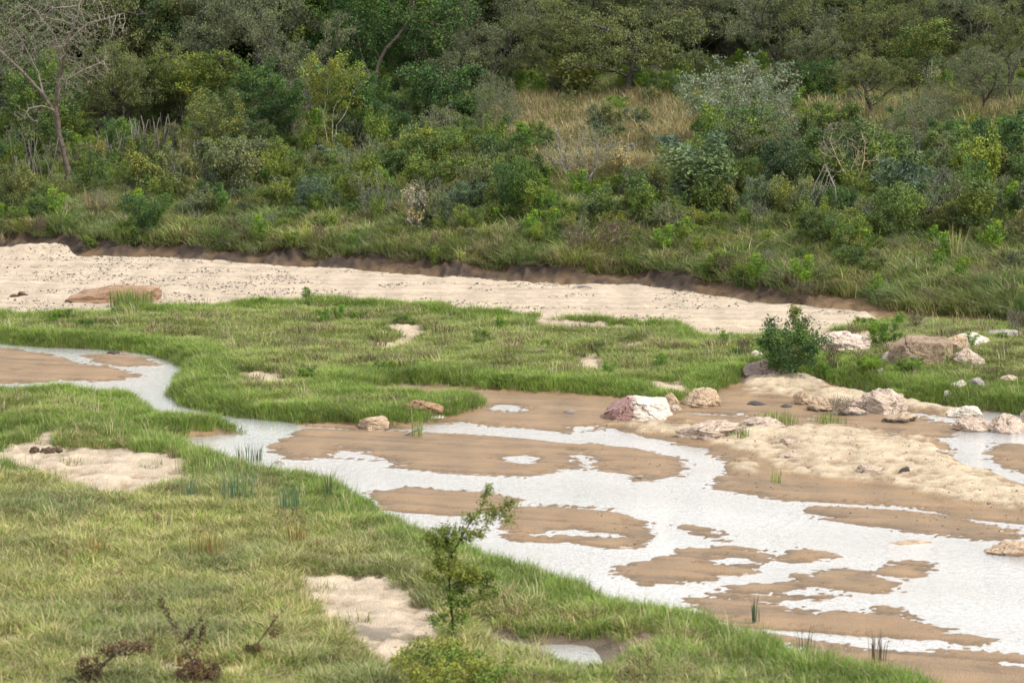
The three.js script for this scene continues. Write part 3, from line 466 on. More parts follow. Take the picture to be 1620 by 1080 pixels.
rock(1594, 690, 60, 38, 'high cracked pink shore rock above the dark pool', { name: 'boulder', category: 'boulder', stone: 'pink', waterline: .12, cracks: 6, seed: 51, group: 'boulders by the river' });
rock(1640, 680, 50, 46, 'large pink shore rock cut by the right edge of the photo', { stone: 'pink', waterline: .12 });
rock(590, 678, 52, 21, 'tan rock with an orange face at the tip of the green spit', { stone: 'tan', planes: 9, seed: 61 });
rock(668, 653, 68, 22, 'long reddish rock lying in the grass of the green spit', { stone: 'rust', cracks: 4, depth: .6 });
rock(602, 656, 22, 8, 'small white stone behind the tan rock on the spit', { stone: 'white' });
rock(680, 661, 36, 9, 'low cream stone under the long reddish rock', { stone: 'white' });
rock(902, 653, 20, 8, 'small dark grey rock alone on the wet sand', { stone: 'grey' });
rock(1250, 700, 32, 9, 'flat pinkish stone on the upper part of the pale sandbank', { stone: 'pink' });
rock(1253, 722, 40, 8, 'pale flat stone sunk in the middle of the pale sandbank', { stone: 'pink' });
rock(1377, 747, 40, 15, 'brownish pink stone on the lower part of the pale sandbank', { stone: 'pink' });
rock(1430, 746, 13, 10, 'dark grey splinter of stone standing on the pale sandbank', { stone: 'dark', lean: .6, planes: 6 });
rock(1493, 718, 34, 10, 'flat stone near the back channel on the pale sandbank', { stone: 'pink' });
rock(1441, 868, 92, 15, 'flat brown rock breaking the surface in the white water', { stone: 'tan', depth: .45, waterline: .05 });
rock(1615, 886, 110, 32, 'wide brown rock in the white water at the right edge', { stone: 'tan', depth: .5, waterline: .05, seed: 77 });
rock(172, 479, 128, 33, 'long rusty brown rock slab lying on the far dry sand', { name: 'boulder', category: 'boulder', stone: 'rust', depth: .4, seed: 81, cracks: 2, rough: .03, lean: .35, planes: 0, faces: [[[.1, 1, .15], .6], [[-.6, .8, .2], .62], [[1, .3, .3], .85], [[-.2, .3, 1], .75], [[.5, .6, .6], .8], [[-1, .3, 0], .95], [[0, .2, -1], .8]], group: 'boulders by the river' });
rock(180, 560, 20, 8, 'small dark stone on the sandbar in the left pond', { stone: 'dark' });
rock(245, 586, 26, 6, 'flat dark stone awash where the left pond drains', { stone: 'dark', waterline: .02 });
rock(1003, 861, 12, 5, 'small black stone below the fan-shaped sandbar', { stone: 'dark' });
rock(1322, 851, 22, 4, 'black stone barely showing in the middle of the wide white water', { stone: 'dark' });
rock(1020, 803, 7, 4, 'tiny black stone in the open water above the fan-shaped sandbar', { stone: 'dark' });
rock(1412, 882, 10, 4, 'tiny black stone in the water under the flat brown rock', { stone: 'dark' });
rock(1008, 756, 16, 5, 'dark pebble at the tip of the long middle sandbar', { stone: 'dark' });
rock(1245, 644, 20, 8, 'dark wet stone at the foot of the sand hump', { stone: 'dark' });
rock(1196, 640, 30, 8, 'low dark wet stone on the shore left below the sand hump', { stone: 'dark' });
rock(755, 826, 12, 8, 'dark stone at the left end of the fan-shaped sandbar', { stone: 'dark' });
rock(590, 770, 14, 6, 'dark stone at the left tip of the small sandbar behind the sapling', { stone: 'dark' });
// dung
const dung = (x, y, w, h, label, group, seed) => rock(x, y, w, h, label, { name: 'dung_ball', category: 'dung', stone: 'dung', planes: 3, rough: .12, cracks: 0, depth: .9, sinkTo: .15, group, seed });
dung(53, 716, 15, 11, 'left one of three brown dung balls on the near sand patch', 'dung balls on the near sand patch', 91);
dung(73, 716, 18, 10, 'middle one of three brown dung balls on the near sand patch', 'dung balls on the near sand patch', 92);
dung(89, 716, 15, 10, 'right one of three brown dung balls on the near sand patch', 'dung balls on the near sand patch', 93);
dung(21, 470, 12, 6, 'left dark dung ball on the far sand left of the rusty slab', 'dung balls on the far sand', 94);
dung(34, 468, 12, 8, 'right dark dung ball on the far sand left of the rusty slab', 'dung balls on the far sand', 95);
dung(934, 506, 14, 5, 'left dung ball on the sand strip at the far edge of the island', 'dung balls at the island edge', 96);
dung(955, 506, 18, 5, 'right dung ball on the sand strip at the far edge of the island', 'dung balls at the island edge', 97);
// ------------------------------------------------------------------ grass and low growth, uncountable
function tuft(seed, { blades = 30, radius = 0.14, height = 0.28, lean = 0.5, width = 0.011, tones, bend = 0.5 }) {
  const r = rand(seed), pos = [], idx = [], col = [];
  for (let b = 0; b < blades; b++) {
    const a = r() * 6.283, q = radius * Math.sqrt(r()), x = Math.cos(a) * q, z = Math.sin(a) * q, h = height * (0.45 + 0.75 * r()), da = a + (r() - 0.5) * 2.4, l = lean * h * (0.2 + r()), w = width * (0.7 + 0.6 * r()) * 0.5, fx = Math.sin(da + r() - .5), fz = -Math.cos(da);
    const c = tones[Math.floor(r() * tones.length)], v = 0.8 + 0.4 * r(), o = pos.length / 3;
    const P1 = [x + Math.cos(da) * l * 0.35, h * 0.6, z + Math.sin(da) * l * 0.35], P2 = [x + Math.cos(da) * l, h * (1 - bend * 0.35 * r()), z + Math.sin(da) * l];
    pos.push(x - fx * w, -0.03, z - fz * w, x + fx * w, -0.03, z + fz * w, P1[0] - fx * w * 0.8, P1[1], P1[2] - fz * w * 0.8, P1[0] + fx * w * 0.8, P1[1], P1[2] + fz * w * 0.8, ...P2);
    idx.push(o, o + 1, o + 2, o + 1, o + 3, o + 2, o + 2, o + 3, o + 4);
    for (let k = 0; k < 5; k++) col.push(c[0] * v, c[1] * v, c[2] * v);
  }
  return geo(pos, idx, col);
}
const bladeMat = new THREE.MeshPhysicalMaterial({ color: 0xffffff, vertexColors: true, roughness: 0.95, transmission: 0.3, thickness: 0, side: THREE.DoubleSide, specularIntensity: 0.5 });
const green = [[.15, .235, .04], [.185, .275, .045], [.225, .3, .06], [.125, .195, .036]], hayish = [[.4, .355, .2], [.47, .42, .26], [.34, .31, .16]], oliveG = [[.235, .25, .095], [.28, .285, .12], [.19, .21, .07]], brown = [[.16, .12, .07], [.2, .15, .095], [.12, .085, .055]];
const KINDS = {
  hay: [1, 2, 3, 4].map((s) => tuft(400 + s, { blades: 56, radius: 0.2, height: 0.15, lean: 1.3, width: 0.0095, tones: [...oliveG, ...oliveG, oliveG[1], ...hayish, hayish[0], ...green] })),
  fresh: [1, 2, 3, 4].map((s) => tuft(420 + s, { blades: 60, radius: 0.18, height: 0.24, lean: 0.75, width: 0.0095, tones: [...green, green[2], oliveG[1]] })),
  isle: [1, 2, 3, 4].map((s) => tuft(440 + s, { blades: 56, radius: 0.22, height: 0.17, lean: 1.1, width: 0.012, tones: [...green, ...green, ...oliveG, oliveG[1], hayish[2]] })),
  bank: [1, 2, 3, 4].map((s) => tuft(460 + s, { blades: 56, radius: 0.28, height: 0.42, lean: 1.1, width: 0.014, tones: [...oliveG, ...oliveG, hayish[0], hayish[2], ...green] })),
  wrack: [1, 2, 3].map((s) => tuft(490 + s, { blades: 60, radius: 0.22, height: 0.34, lean: 0.9, width: 0.016, tones: [...brown, ...brown, [.26, .2, .13], oliveG[2]], bend: .9 })),
  stalk: [1, 2, 3].map((s) => tuft(510 + s, { blades: 7, radius: 0.12, height: 0.5, lean: 0.5, width: 0.008, tones: [hayish[0], hayish[1], oliveG[1], [.3, .22, .1]], bend: .2 })),
  straw: [1, 2, 3].map((s) => tuft(480 + s, { blades: 42, radius: 0.3, height: 0.65, lean: 0.6, width: 0.02, tones: [[.3, .255, .125], [.34, .29, .155], [.26, .2, .095], [.22, .225, .08]] })),
};
const W = {}; for (const k of Object.keys(KINDS)) W[k] = KINDS[k].map(() => []);
const view = camera.projectionMatrix.clone(); camera.updateProjectionMatrix(); view.multiplyMatrices(camera.projectionMatrix, camera.matrixWorldInverse.copy(camera.matrixWorld).invert());
const shown = V(); function frame(x, y, z) { shown.set(x, y, z).applyMatrix4(view); return [810 + 810 * shown.x, 540 - 540 * shown.y]; }
const S2 = (pts) => pts.map(([x, y]) => { const p = sight(x, y); return [p.x, p.z]; });
const clearings = [S2([[790, 190], [840, 165], [960, 168], [1060, 172], [1085, 195], [1090, 235], [1060, 275], [990, 285], [920, 280], [850, 275], [805, 240]]), S2([[1280, 175], [1400, 150], [1560, 150], [1640, 160], [1640, 250], [1560, 210], [1440, 225], [1300, 215]])];
{
  const r = rand(77), q = new THREE.Quaternion(), e = new THREE.Euler(), sc = V(), p = V(), m = new THREE.Matrix4();
  const put = (kind, x, z, s, sy, tint) => { const L = W[kind], k = Math.floor(r() * L.length); e.set((r() - 0.5) * 0.3, r() * 6.283, (r() - 0.5) * 0.3); q.setFromEuler(e); m.compose(p.set(x, ground(x, z) - 0.01, z), q, sc.set(s, sy, s)); L[k].push([m.clone(), tint]); };
  const G0 = 0.125;
  for (let z = -41; z > -150; z -= G0 * (z < -88 ? 1.5 : 1) * (z < -112 ? 1.8 : 1)) for (let x = -32; x < 32; x += G0 * (z < -88 ? 1.5 : 1) * (z < -112 ? 1.8 : 1)) {
    const X = x + (r() - 0.5) * G0 * 1.6, Z = z + (r() - 0.5) * G0 * 1.6, lim = -Z * 0.176 + 2.2; const a = r(), b = r(), e2 = r();
    if (Math.abs(X) > lim) continue;
    const c = field(COVER, X, Z); if (c < 0.35 ? e2 > 0.05 * smooth(0, 0.1, c + 0.02) || field(SLOPE, X, Z) > .1 || field(HT, X, Z) < 0.12 || kindAt(X, Z) === 0 : a > c * 1.25) continue;
    const kind = kindAt(X, Z), big = fbm(X * 0.25 + 3, Z * 0.22, 3), mid = fbm(X * 0.9, Z * 0.8 + 7, 2), v = 1.05 + 0.36 * big + 0.3 * mid + 0.25 * (b - 0.5), fr = field(FRESH, X, Z);
    if (kind === 1) {
      const [px, py] = frame(X, 0.2, Z), lush = Math.max(fr * 1.1, smooth(700, 900, px) * smooth(880, 930, py) * 0.75, smooth(800, 650, py) * 0.55, smooth(0.05, 0.45, big) * 0.6, smooth(0.3, 0.6, fbm(X * 0.8 + 70, Z * 0.8, 2)) * 0.7);
      if (b < lush - 0.12) put('fresh', X, Z, 0.9 + 0.4 * a, (0.62 + 0.6 * a) * (1 + 0.7 * mid) * (0.5 + 0.42 * fr), [v * 0.95, v, v * .9]);
      else put('hay', X, Z, 1 + 0.4 * a, (0.8 + 0.5 * a) * (1 + 0.5 * mid), [v * (1.06 + 0.2 * big), v * (1.01 + 0.04 * big), v * 0.93]);
      if (e2 < 0.022 + 0.05 * fr) put('stalk', X, Z, 0.8 + 0.5 * b, 0.6 + 0.6 * b, [v, v, v]);
      if (e2 > 0.985 + 0.1 * mid) put('wrack', X, Z, 0.5 + 0.4 * b, 0.45 + 0.3 * b, [1.2, 1.1, 1]);
    } else if (kind === 2 || kind === 3) {
      const edge = fr * 1.1;
      if (e2 > 0.975) put('stalk', X, Z, 1 + 0.5 * a, 0.6 + 0.5 * a, [v, v, v]);
      if (b < edge) put('fresh', X, Z, 1 + 0.4 * a, (0.6 + 0.45 * a) * (0.6 + 0.4 * fr) * (1 + 0.4 * mid), [v * .97, v, v * .85]);
      else if (e2 < 0.015 + 0.16 * smooth(0.3, 0.7, big + mid * .5)) put('wrack', X, Z, 0.7 + 0.5 * a, 0.5 + 0.6 * a, [v, v, v]);
      else if (b < 0.97) put('isle', X, Z, 1 + 0.5 * a, (0.5 + 0.55 * a) * (1 + 0.8 * mid) * (kind === 3 ? 0.65 : 1), [v * 1.06, v, v * .95]);
    } else if (kind === 4) {
      const far = -Z; const clear = Math.max(sd(clearings[0], X, Z, 3), sd(clearings[1], X, Z, 3) - 0.5);
      if (clear > -0.4 + mid + 1.2 * (e2 - .5) && (sd(clearings[0], X, Z, 3) > -1 || e2 < .14)) put('straw', X, Z, 1.1 + 0.5 * a, 0.8 + 0.5 * a, [v, v, v]);
      else if (e2 < 0.34 * smooth(1.0, 0.9, field(SLOPE, X, Z)) + 0.05 + 0.22 * smooth(0.1, 0.6, mid + .4 * big)) put('wrack', X, Z, 1 + 0.8 * a, 0.8 + 0.9 * a, [v, v, v]);
      else if (far < 112 || b < 0.8) put(b < 0.14 + 0.1 * big ? 'isle' : 'bank', X, Z, 1.1 + 0.6 * a, (0.42 + 0.62 * a) * (1 + 0.9 * mid) * smooth(-0.6, 3, field(SLOPE, X, Z) * 3), [v * (0.86 + 0.25 * big), v * .9, v * .78]);
    }
  }
  const said = { hay: ['meadow_grass', 'short olive and straw grass of the near meadow', 'grass'], fresh: ['fresh_grass', 'bright green grass along the water edges', 'grass'], isle: ['island_grass', 'mixed green grass on the island and the right meadow', 'grass'], bank: ['bank_grass', 'tall olive grass on the far bank and slope', 'grass'], stalk: ['grass_stalk', 'thin pale seeding stalks rising from the grass', 'grass'], wrack: ['dead_grass', 'brown dead grass tufts scattered over the banks', 'grass'], straw: ['dry_grass', 'tan dry grass of the hillside clearing', 'grass'] };
  let total = 0;
  for (const k of Object.keys(W)) {
    const o = new THREE.Group();
    W[k].forEach((L, i) => { const im = new THREE.InstancedMesh(KINDS[k][i], bladeMat, L.length), c = new THREE.Color(); L.forEach(([mm, t], n) => { im.setMatrixAt(n, mm); im.setColorAt(n, c.setRGB(...t.map((x) => clamp(x, .3, 1.8)))); }); im.name = 'tuft'; im.userData.kind = 'stuff'; o.add(im); total += L.length; });
    tag(add(o, said[k][0]), said[k][1], said[k][2], null, 'stuff');
  }
  console.log('tufts', total);
}
// ------------------------------------------------------------------ undergrowth and the far wood: masses
function mass(name, label, category, kinds, spots) { // spots: [kind index, x, z, s, sy, tint]
  const o = new THREE.Group(), m = new THREE.Matrix4(), q = new THREE.Quaternion(), c = new THREE.Color(), up = V(0, 1, 0), by = kinds.map(() => []);
  for (const s of spots) by[s[0]].push(s);
  kinds.forEach(([kind, leaf, bark], i) => { if (!by[i].length) return;
    for (const [g, mat, nm] of [[G[kind].leaf, LEAF[leaf], 'foliage'], [G[kind].wood, BARK[bark], 'stem'], [G[kind].twigs, BARK[bark], 'stem']]) { if (!g) continue;
      const im = new THREE.InstancedMesh(g, mat, by[i].length);
      by[i].forEach(([, x, z, s, sy, t], n) => { q.setFromAxisAngle(up, (x * 7.3 + z * 3.1) % 6.283); im.setMatrixAt(n, m.compose(V(x, ground(x, z) - 0.08, z), q, V(s, sy, s))); im.setColorAt(n, nm === 'stem' ? c.setRGB(1, 1, 1) : c.setRGB(...t)); });
      im.name = nm; im.userData.kind = 'stuff'; o.add(im); } });
  return tag(add(o, name), label, category, null, 'stuff');
}
{
  const foreClear = S2([[780, 230], [800, 330], [900, 360], [1060, 360], [1110, 300], [1110, 200], [1000, 170], [800, 180]]);
  const r = rand(501), low = [], far = [], weeds = [];
  for (let z = -88; z > -150; z -= 0.8) for (let x = -30; x < 32; x += 0.8) {
    const X = x + (r() - 0.5) * 0.8, Z = z + (r() - 0.5) * 0.8, a = r(), b = r(), d = r(), e = r(); if (Math.abs(X) > -Z * 0.176 + 3) continue;
    const s = behindBank(X, Z); if (s < 0.5) continue;
    const [px, py] = frame(X, ground(X, Z), Z), clear = Math.max(sd(clearings[0], X, Z, 3), sd(clearings[1], X, Z, 3) - 0.3) > -0.6, open = smooth(900, 1300, px) * smooth(240, 120, py) * 0.3, lowRight = smooth(1380, 1480, px) * smooth(330, 400, py), n = fbm(X * 0.2, Z * 0.2, 3);
    const back = smooth(115, 126, -Z), under = sd(foreClear, X, Z, 3) > 0 ? 0.12 : 1;
    const want = clear ? 0.035 : (smooth(0.5, 5, s) * 0.48 + 0.2 + 0.42 * n - open * 0.6) * (1 - 0.9 * lowRight) * (1 - 0.45 * back * smooth(500, 800, px)) * (1 - 0.4 * smooth(700, 560, px) * smooth(345, 300, py)) * (1 - 0.4 * smooth(820, 900, px) * smooth(320, 290, py)) * under;
    if (a > want) { if (e < 0.22 && !clear) weeds.push([b < .5 ? 0 : 1, X, Z, 0.25 + 0.3 * d, 0.2 + 0.25 * d, [1 + d * .4, 1 + d * .3, .9]]); continue; }
    const k = Math.floor(b * 8), sz = (0.32 + 0.5 * d * d + 0.15 * d) * lerp(0.38, 1, smooth(1, 8, s)) * (1 - 0.35 * back * smooth(500, 800, px)) * (1 - 0.2 * smooth(700, 560, px)) * (Math.abs(px - 106) < 40 && py > 270 && py < 360 ? 0.3 : 1), hue = n3(X * 0.3, 2, Z * 0.3), t = [1 + 0.3 * hue + 0.4 * (e - .5), 1 + 0.1 * hue + 0.4 * (e - .5), 1 - 0.1 * hue + 0.3 * (e - .5)];
    low.push([k, X, Z, sz * 1.05, sz * (0.8 + 0.5 * e), t]);
  }
  mass('undergrowth', 'dense mixed low bushes covering the far slope', 'undergrowth', [['bush0', 'mid', 'brown'], ['bush1', 'olive', 'brown'], ['bush2', 'greyolive', 'brown'], ['bush3', 'mid', 'brown'], ['shrub0', 'mid', 'brown'], ['twiggy0', 'greyolive', 'grey'], ['bush1', 'yellowgreen', 'brown'], ['twiggy2', 'olive', 'ash']], low);
  for (let z = -137; z > -235; z -= 3.7) for (let x = -44; x < 46; x += 3.7) {
    const X = x + (r() - 0.5) * 3.6, Z = z + (r() - 0.5) * 3.6, b = r(), d = r(), e = r(); if (Math.abs(X) > -Z * 0.176 + 6) continue;
    const left = smooth(6, -4, X), k = b < left * 0.75 ? Math.floor(d * 3) : 3 + Math.floor(d * 4), sz = 0.95 + 0.5 * e, hue = n3(X * 0.12, 7, Z * 0.12);
    far.push([k, X, Z, sz, sz * (0.9 + 0.2 * b), [1 + 0.35 * hue + .2 * (e - .5), 1 + 0.15 * hue, 1]]);
  }
  for (let z = -72; z > -108; z -= 0.55) for (let x = -20; x < 20; x += 0.55) { const X = x + (r() - .5) * .6, Z = z + (r() - .5) * .6, a = r(), d = r(), k = kindAt(X, Z); if ((k !== 2 && k !== 3) || Math.abs(X) > -Z * 0.18 || field(COVER, X, Z) < .5) continue; const n = fbm(X * .4 + 50, Z * .4, 3); if (a < .03 + .22 * smooth(.1, .5, n)) weeds.push([a < .02 ? 0 : d < .5 ? 0 : 1, X, Z, .14 + .18 * d, .09 + .14 * d, [1.15, 1.2, .95]]); }
  mass('weeds', 'small leafy weeds scattered through the bank grass', 'weeds', [['bush2', 'mid', 'brown'], ['shrub1', 'bright', 'brown']], weeds);
  mass('far_wood', 'wood of green and olive trees closing the hillside behind', 'wood', [['broad0', 'mid', 'brown'], ['broad1', 'deep', 'brown'], ['broad2', 'mid', 'brown'], ['thorn0', 'greyolive', 'dark'], ['thorn1', 'olive', 'dark'], ['thorn2', 'greyolive', 'dark'], ['thorn3', 'olive', 'dark']], far);
  console.log('bushes', low.length, 'weeds', weeds.length, 'far', far.length);
}
// ------------------------------------------------------------------ trees and bushes one can tell apart
const TREE = (kind, leaf, bark, x, y, w, h, label, o) => plant(kind, leaf, bark, x, y, w * (kind[0] === 'a' ? 1.12 : x < 760 ? 1.4 : 1.28), h * (kind[0] === 'a' ? 1.08 : x < 760 ? 1.38 : 1.22), 'tree', label, 'tree', 'trees on the far slope', o);
const BUSH = (kind, leaf, bark, x, y, w, h, label, o) => plant(kind, leaf, bark, x, y, w * (x > 780 ? 1.2 : 1.06), h * (x > 780 ? 1.2 : 1.06), 'bush', label, 'bush', 'bushes on the far bank', o);
const DEAD = (kind, bark, x, y, w, h, label, o) => plant(kind, 'brown', bark, x, y, w, h, 'dead_bush', label, 'dead bush', 'dead bushes and wrack', o);
{ // the old half-dead tree at the left: limbs surveyed one by one
  const p = sight(108, 288), s = span(p, 1), L = (pts) => pts.map(([x, y, z]) => [(x - 108) * s, (288 - y) * s, (z ?? 0) * s]);
  const N = skeleton({ seed: 900, points: 2600, step: 0.18, kill: 0.17, reach: 1.5, tip: .0048, wiggle: .42, droop: .1, power: 2.5, shell: .25,
    stems: [L([[109, 296], [107, 270], [101, 240], [94, 212], [91, 185], [90, 176]]), L([[91, 185], [72, 150, 8], [45, 118, 16], [18, 92, 20], [-12, 62, 20]]), L([[72, 150, 8], [62, 118, -12], [44, 84, -20], [26, 52, -24]]), L([[90, 176], [92, 150, -6], [96, 122, -10], [100, 96, -12], [88, 60, -14], [62, 24, -10]]), L([[98, 108, -12], [112, 66, 4], [128, 30, 10], [134, 0, 8], [140, -24, 6]]), L([[92, 150, -6], [110, 128, 14], [140, 112, 22], [168, 100, 22]]), L([[108, 72, 0], [140, 42, -14], [172, 34, -20], [196, 26, -18]]), L([[93, 178], [72, 168, 16], [52, 172, 22], [40, 190, 24]])],
    lobes: [[20, 70, 60, 70, 44, 40], [70, 20, 60, 50, 40, 40], [130, 15, 0, 52, 40, 40], [165, 50, 0, 44, 30, 36], [140, 108, 0, 50, 32, 36], [105, 140, 10, 36, 26, 30], [50, 178, 20, 30, 18, 24], [100, 60, 0, 50, 50, 40], [0, 110, 10, 30, 30, 30]].map(([x, y, z, a, b, c]) => [(x - 108) * s, (288 - y) * s, z * s * .4, a * s, b * s, c * s]) });
  const o = new THREE.Group(); o.position.copy(p);
  const bt = { sides: 6, scale: 1.7, bark: [.62, .54, .48], twig: [1.5, 1.46, 1.4], flare: .5, most: .26 }, tr = part('trunk', limbs(N, { ...bt, least: .03 }), BARK.grey, o); part('branch', limbs(N, { ...bt, under: .03 }), BARK.grey, tr).userData.kind = 'stuff';
  part('crown', leaves(N, { seed: 905, per: 4.5, size: 0.08, wide: .42, spread: .14, upto: .009, skip: .45, tones: toneFlat, clumpy: .8 }), LEAF.greyolive, o);
  tag(o, 'tall half-dead tree with pale bare twigs and a leaning grey trunk', 'tree', 'trees on the far slope'); add(o, 'bare_tree');
}
// far rows, left to right
TREE('thorn1', 'greyolive', 'dark', 20, 175, 200, 190, 'grey-green tree behind the half-dead tree at the left edge');
TREE('broad1', 'mid', 'brown', 232, 140, 150, 190, 'tall mid-green tree just right of the half-dead tree');
TREE('broad0', 'deep', 'brown', 335, 105, 170, 175, 'deep green tree top left of the wide grey-green thorn tree');
TREE('thorn2', 'greyolive', 'dark', 392, 178, 180, 160, 'wide grey-green thorn tree above the olive-yellow pair');
TREE('broad2', 'deep', 'brown', 500, 120, 170, 190, 'deep green tree above the bright yellow tree');
TREE('thorn3', 'olive', 'dark', 200, 222, 150, 120, 'olive tree with a dark leaning trunk above the dead stems');
TREE('airy0', 'yellow', 'grey', 288, 205, 95, 118, 'olive-yellow thin tree, left one of the pair');
TREE('airy1', 'yellowgreen', 'grey', 345, 205, 90, 120, 'olive-yellow thin tree, right one of the pair');
TREE('twiggy1', 'grey', 'grey', 450, 222, 80, 85, 'grey twiggy small tree left of the bright yellow tree');
TREE('airy0', 'yellow', 'pale', 525, 250, 110, 160, 'bright yellow-green tree with thin pale stems', { turn: 2 });
{ // big tree with the thick grey trunk
  const p = sight(590, 172), s = span(p, 1), L = (pts) => pts.map(([x, y, z]) => [(x - 590) * s, (172 - y) * s, (z ?? 0) * s]);
  const N = skeleton({ seed: 930, points: 900, step: 0.26, kill: 0.4, reach: 1.8, tip: .007, shell: .4,
    stems: [L([[588, 176], [590, 150], [596, 120], [600, 92], [590, 70]]), L([[598, 100], [612, 76, 6], [628, 60, 8], [650, 30, 10]]), L([[594, 130], [575, 100, -6], [566, 60, -10]])],
    lobes: [[570, 20, 0, 50, 60, 50], [640, -10, 0, 70, 60, 60], [700, 20, 0, 60, 55, 50], [610, -60, 0, 90, 50, 70], [560, 70, 0, 36, 30, 36], [670, 60, 0, 46, 26, 40]].map(([x, y, z, a, b, c]) => [(x - 590) * s, (172 - y) * s, z, a * s, b * s, c * s]) });
  const o = new THREE.Group(); o.position.copy(p);
  const bt = { sides: 7, scale: 1.5, bark: [1.1, 1, .92], twig: [.8, .7, .6], flare: .8, most: .34 }, tr = part('trunk', limbs(N, { ...bt, least: .035 }), BARK.grey, o); part('branch', limbs(N, { ...bt, under: .035 }), BARK.grey, tr).userData.kind = 'stuff';
  part('crown', leaves(N, { seed: 935, per: 24, size: 0.14, wide: .55, spread: .3, upto: .014, tones: toneGreen, clumpy: .55 }), LEAF.deep, o);
  tag(o, 'large deep green tree with a thick bent grey trunk', 'tree', 'trees on the far slope'); add(o, 'big_tree');
}
TREE('thorn0', 'greyolive', 'dark', 790, 150, 150, 135, 'dark-stemmed tree with a sparse brownish grey crown behind the broad-leaved bush');
TREE('twiggy0', 'grey', 'grey', 705, 135, 80, 70, 'grey leafless-looking shrub between the big tree and the dark-stemmed tree');
TREE('broad0', 'dark', 'brown', 872, 75, 120, 120, 'very dark green tree at the top of the middle', { turn: 1 });
TREE('thorn1', 'olive', 'dark', 985, 160, 210, 150, 'wide olive thorn tree with a dark trunk leaning over the clearing', { turn: 0.6 });
TREE('broad1', 'mid', 'brown', 790, 70, 130, 120, 'mid-green tree top behind the dark-stemmed tree');
TREE('thorn2', 'greyolive', 'dark', 1100, 120, 150, 125, 'olive thorn tree above the left half of the silver bush', { turn: 1.4 });
TREE('thorn3', 'greyolive', 'dark', 1225, 130, 170, 150, 'olive thorn tree above the right half of the silver bush', { turn: 3 });
TREE('thorn0', 'olive', 'dark', 1330, 145, 160, 125, 'dense olive thorn tree with bent black limbs, right of the silver bush', { turn: 2 });
TREE('thorn1', 'olive', 'dark', 1405, 130, 120, 125, 'upright olive thorn tree behind the yellow-green tree', { turn: 4 });
TREE('airy1', 'yellowgreen', 'dark', 1455, 150, 130, 115, 'yellow-green open tree on the upper right slope', { turn: 1 });
TREE('thorn2', 'greyolive', 'dark', 1530, 110, 130, 110, 'olive thorn tree near the top right, left of the last one', { turn: 5 });
TREE('thorn3', 'olive', 'dark', 1600, 165, 140, 140, 'grey-olive thorn tree at the right edge near the top', { turn: 0.3 });
TREE('thorn0', 'greyolive', 'dark', 1300, 60, 150, 90, 'thorn tree crown touching the top edge above the black-limbed tree', { turn: 3.3 });
TREE('thorn1', 'olive', 'dark', 1450, 55, 140, 90, 'thorn tree crown touching the top edge at the upper right', { turn: 2.2 });
TREE('thorn3', 'olive', 'dark', 1050, 60, 160, 110, 'thorn tree crown touching the top edge right of centre', { turn: 4.2 });
// lower storey of the wood on the left, and thorn trees on the right slope
TREE('broad1', 'mid', 'brown', 62, 245, 120, 120, 'rounded mid-green tree left of the half-dead trunk', { turn: 2 });
TREE('thorn1', 'olive', 'dark', 160, 215, 130, 110, 'grey-olive tree right behind the half-dead trunk', { turn: 1 });
TREE('broad2', 'dark', 'brown', 300, 165, 130, 130, 'dark green tree above the olive-yellow pair', { turn: 3 });
TREE('broad0', 'deep', 'brown', 420, 235, 110, 105, 'dark green small tree between the olive-yellow pair and the bright yellow tree', { turn: 4 });
TREE('thorn0', 'greyolive', 'dark', 480, 190, 140, 130, 'grey-green tree behind the bright yellow tree', { turn: 2.5 });
TREE('broad1', 'dark', 'brown', 420, 110, 130, 140, 'very dark tree top left of the big grey-trunked tree', { turn: 5 });
TREE('broad2', 'mid', 'brown', 255, 205, 100, 90, 'green small tree left under the olive-yellow pair', { turn: 1.2 });
TREE('broad0', 'olive', 'brown', 345, 262, 110, 90, 'olive small tree above the tall grey-green bush', { turn: 2.2 });
TREE('thorn2', 'olive', 'dark', 120, 130, 150, 150, 'olive tree seen through the twigs of the half-dead tree', { turn: 2 });
TREE('broad1', 'deep', 'brown', 575, 235, 90, 90, 'deep green small tree right behind the bright yellow tree', { turn: 0.5 });
TREE('broad2', 'deep', 'brown', 650, 165, 110, 110, 'deep green small tree just right of the big grey trunk', { turn: 4.4 });
TREE('thorn3', 'greyolive', 'dark', 725, 165, 120, 95, 'grey-green thorn tree right of the big grey trunk', { turn: 1.1 });
TREE('thorn2', 'olive', 'dark', 880, 150, 130, 110, 'olive thorn tree behind the feathery bush of the clearing', { turn: 0.4 });
TREE('thorn3', 'greyolive', 'dark', 930, 110, 150, 120, 'grey-olive thorn tree between the very dark tree and the leaning thorn tree', { turn: 2.9 });
TREE('thorn0', 'olive', 'dark', 1165, 95, 150, 110, 'olive thorn tree crown directly above the silver bush', { turn: 5.1 });
TREE('thorn1', 'greyolive', 'dark', 1290, 150, 110, 95, 'grey-olive thorn tree touching the right shoulder of the silver bush', { turn: 2.4 });
TREE('thorn2', 'olive', 'dark', 1385, 190, 110, 85, 'low olive thorn tree on the grassy right slope', { turn: 3.6 });
TREE('thorn3', 'greyolive', 'dark', 1560, 185, 120, 95, 'low grey-olive thorn tree left of the one at the right edge', { turn: 4.9 });
TREE('thorn0', 'greyolive', 'dark', 1400, 80, 140, 100, 'thorn tree crown above the yellow-green open tree', { turn: 0.9 });
TREE('thorn1', 'olive', 'dark', 1560, 55, 150, 95, 'thorn tree crown in the top right corner, left one', { turn: 1.9 });
TREE('thorn2', 'greyolive', 'dark', 1625, 80, 130, 105, 'thorn tree crown in the top right corner, right one', { turn: 2.7 });
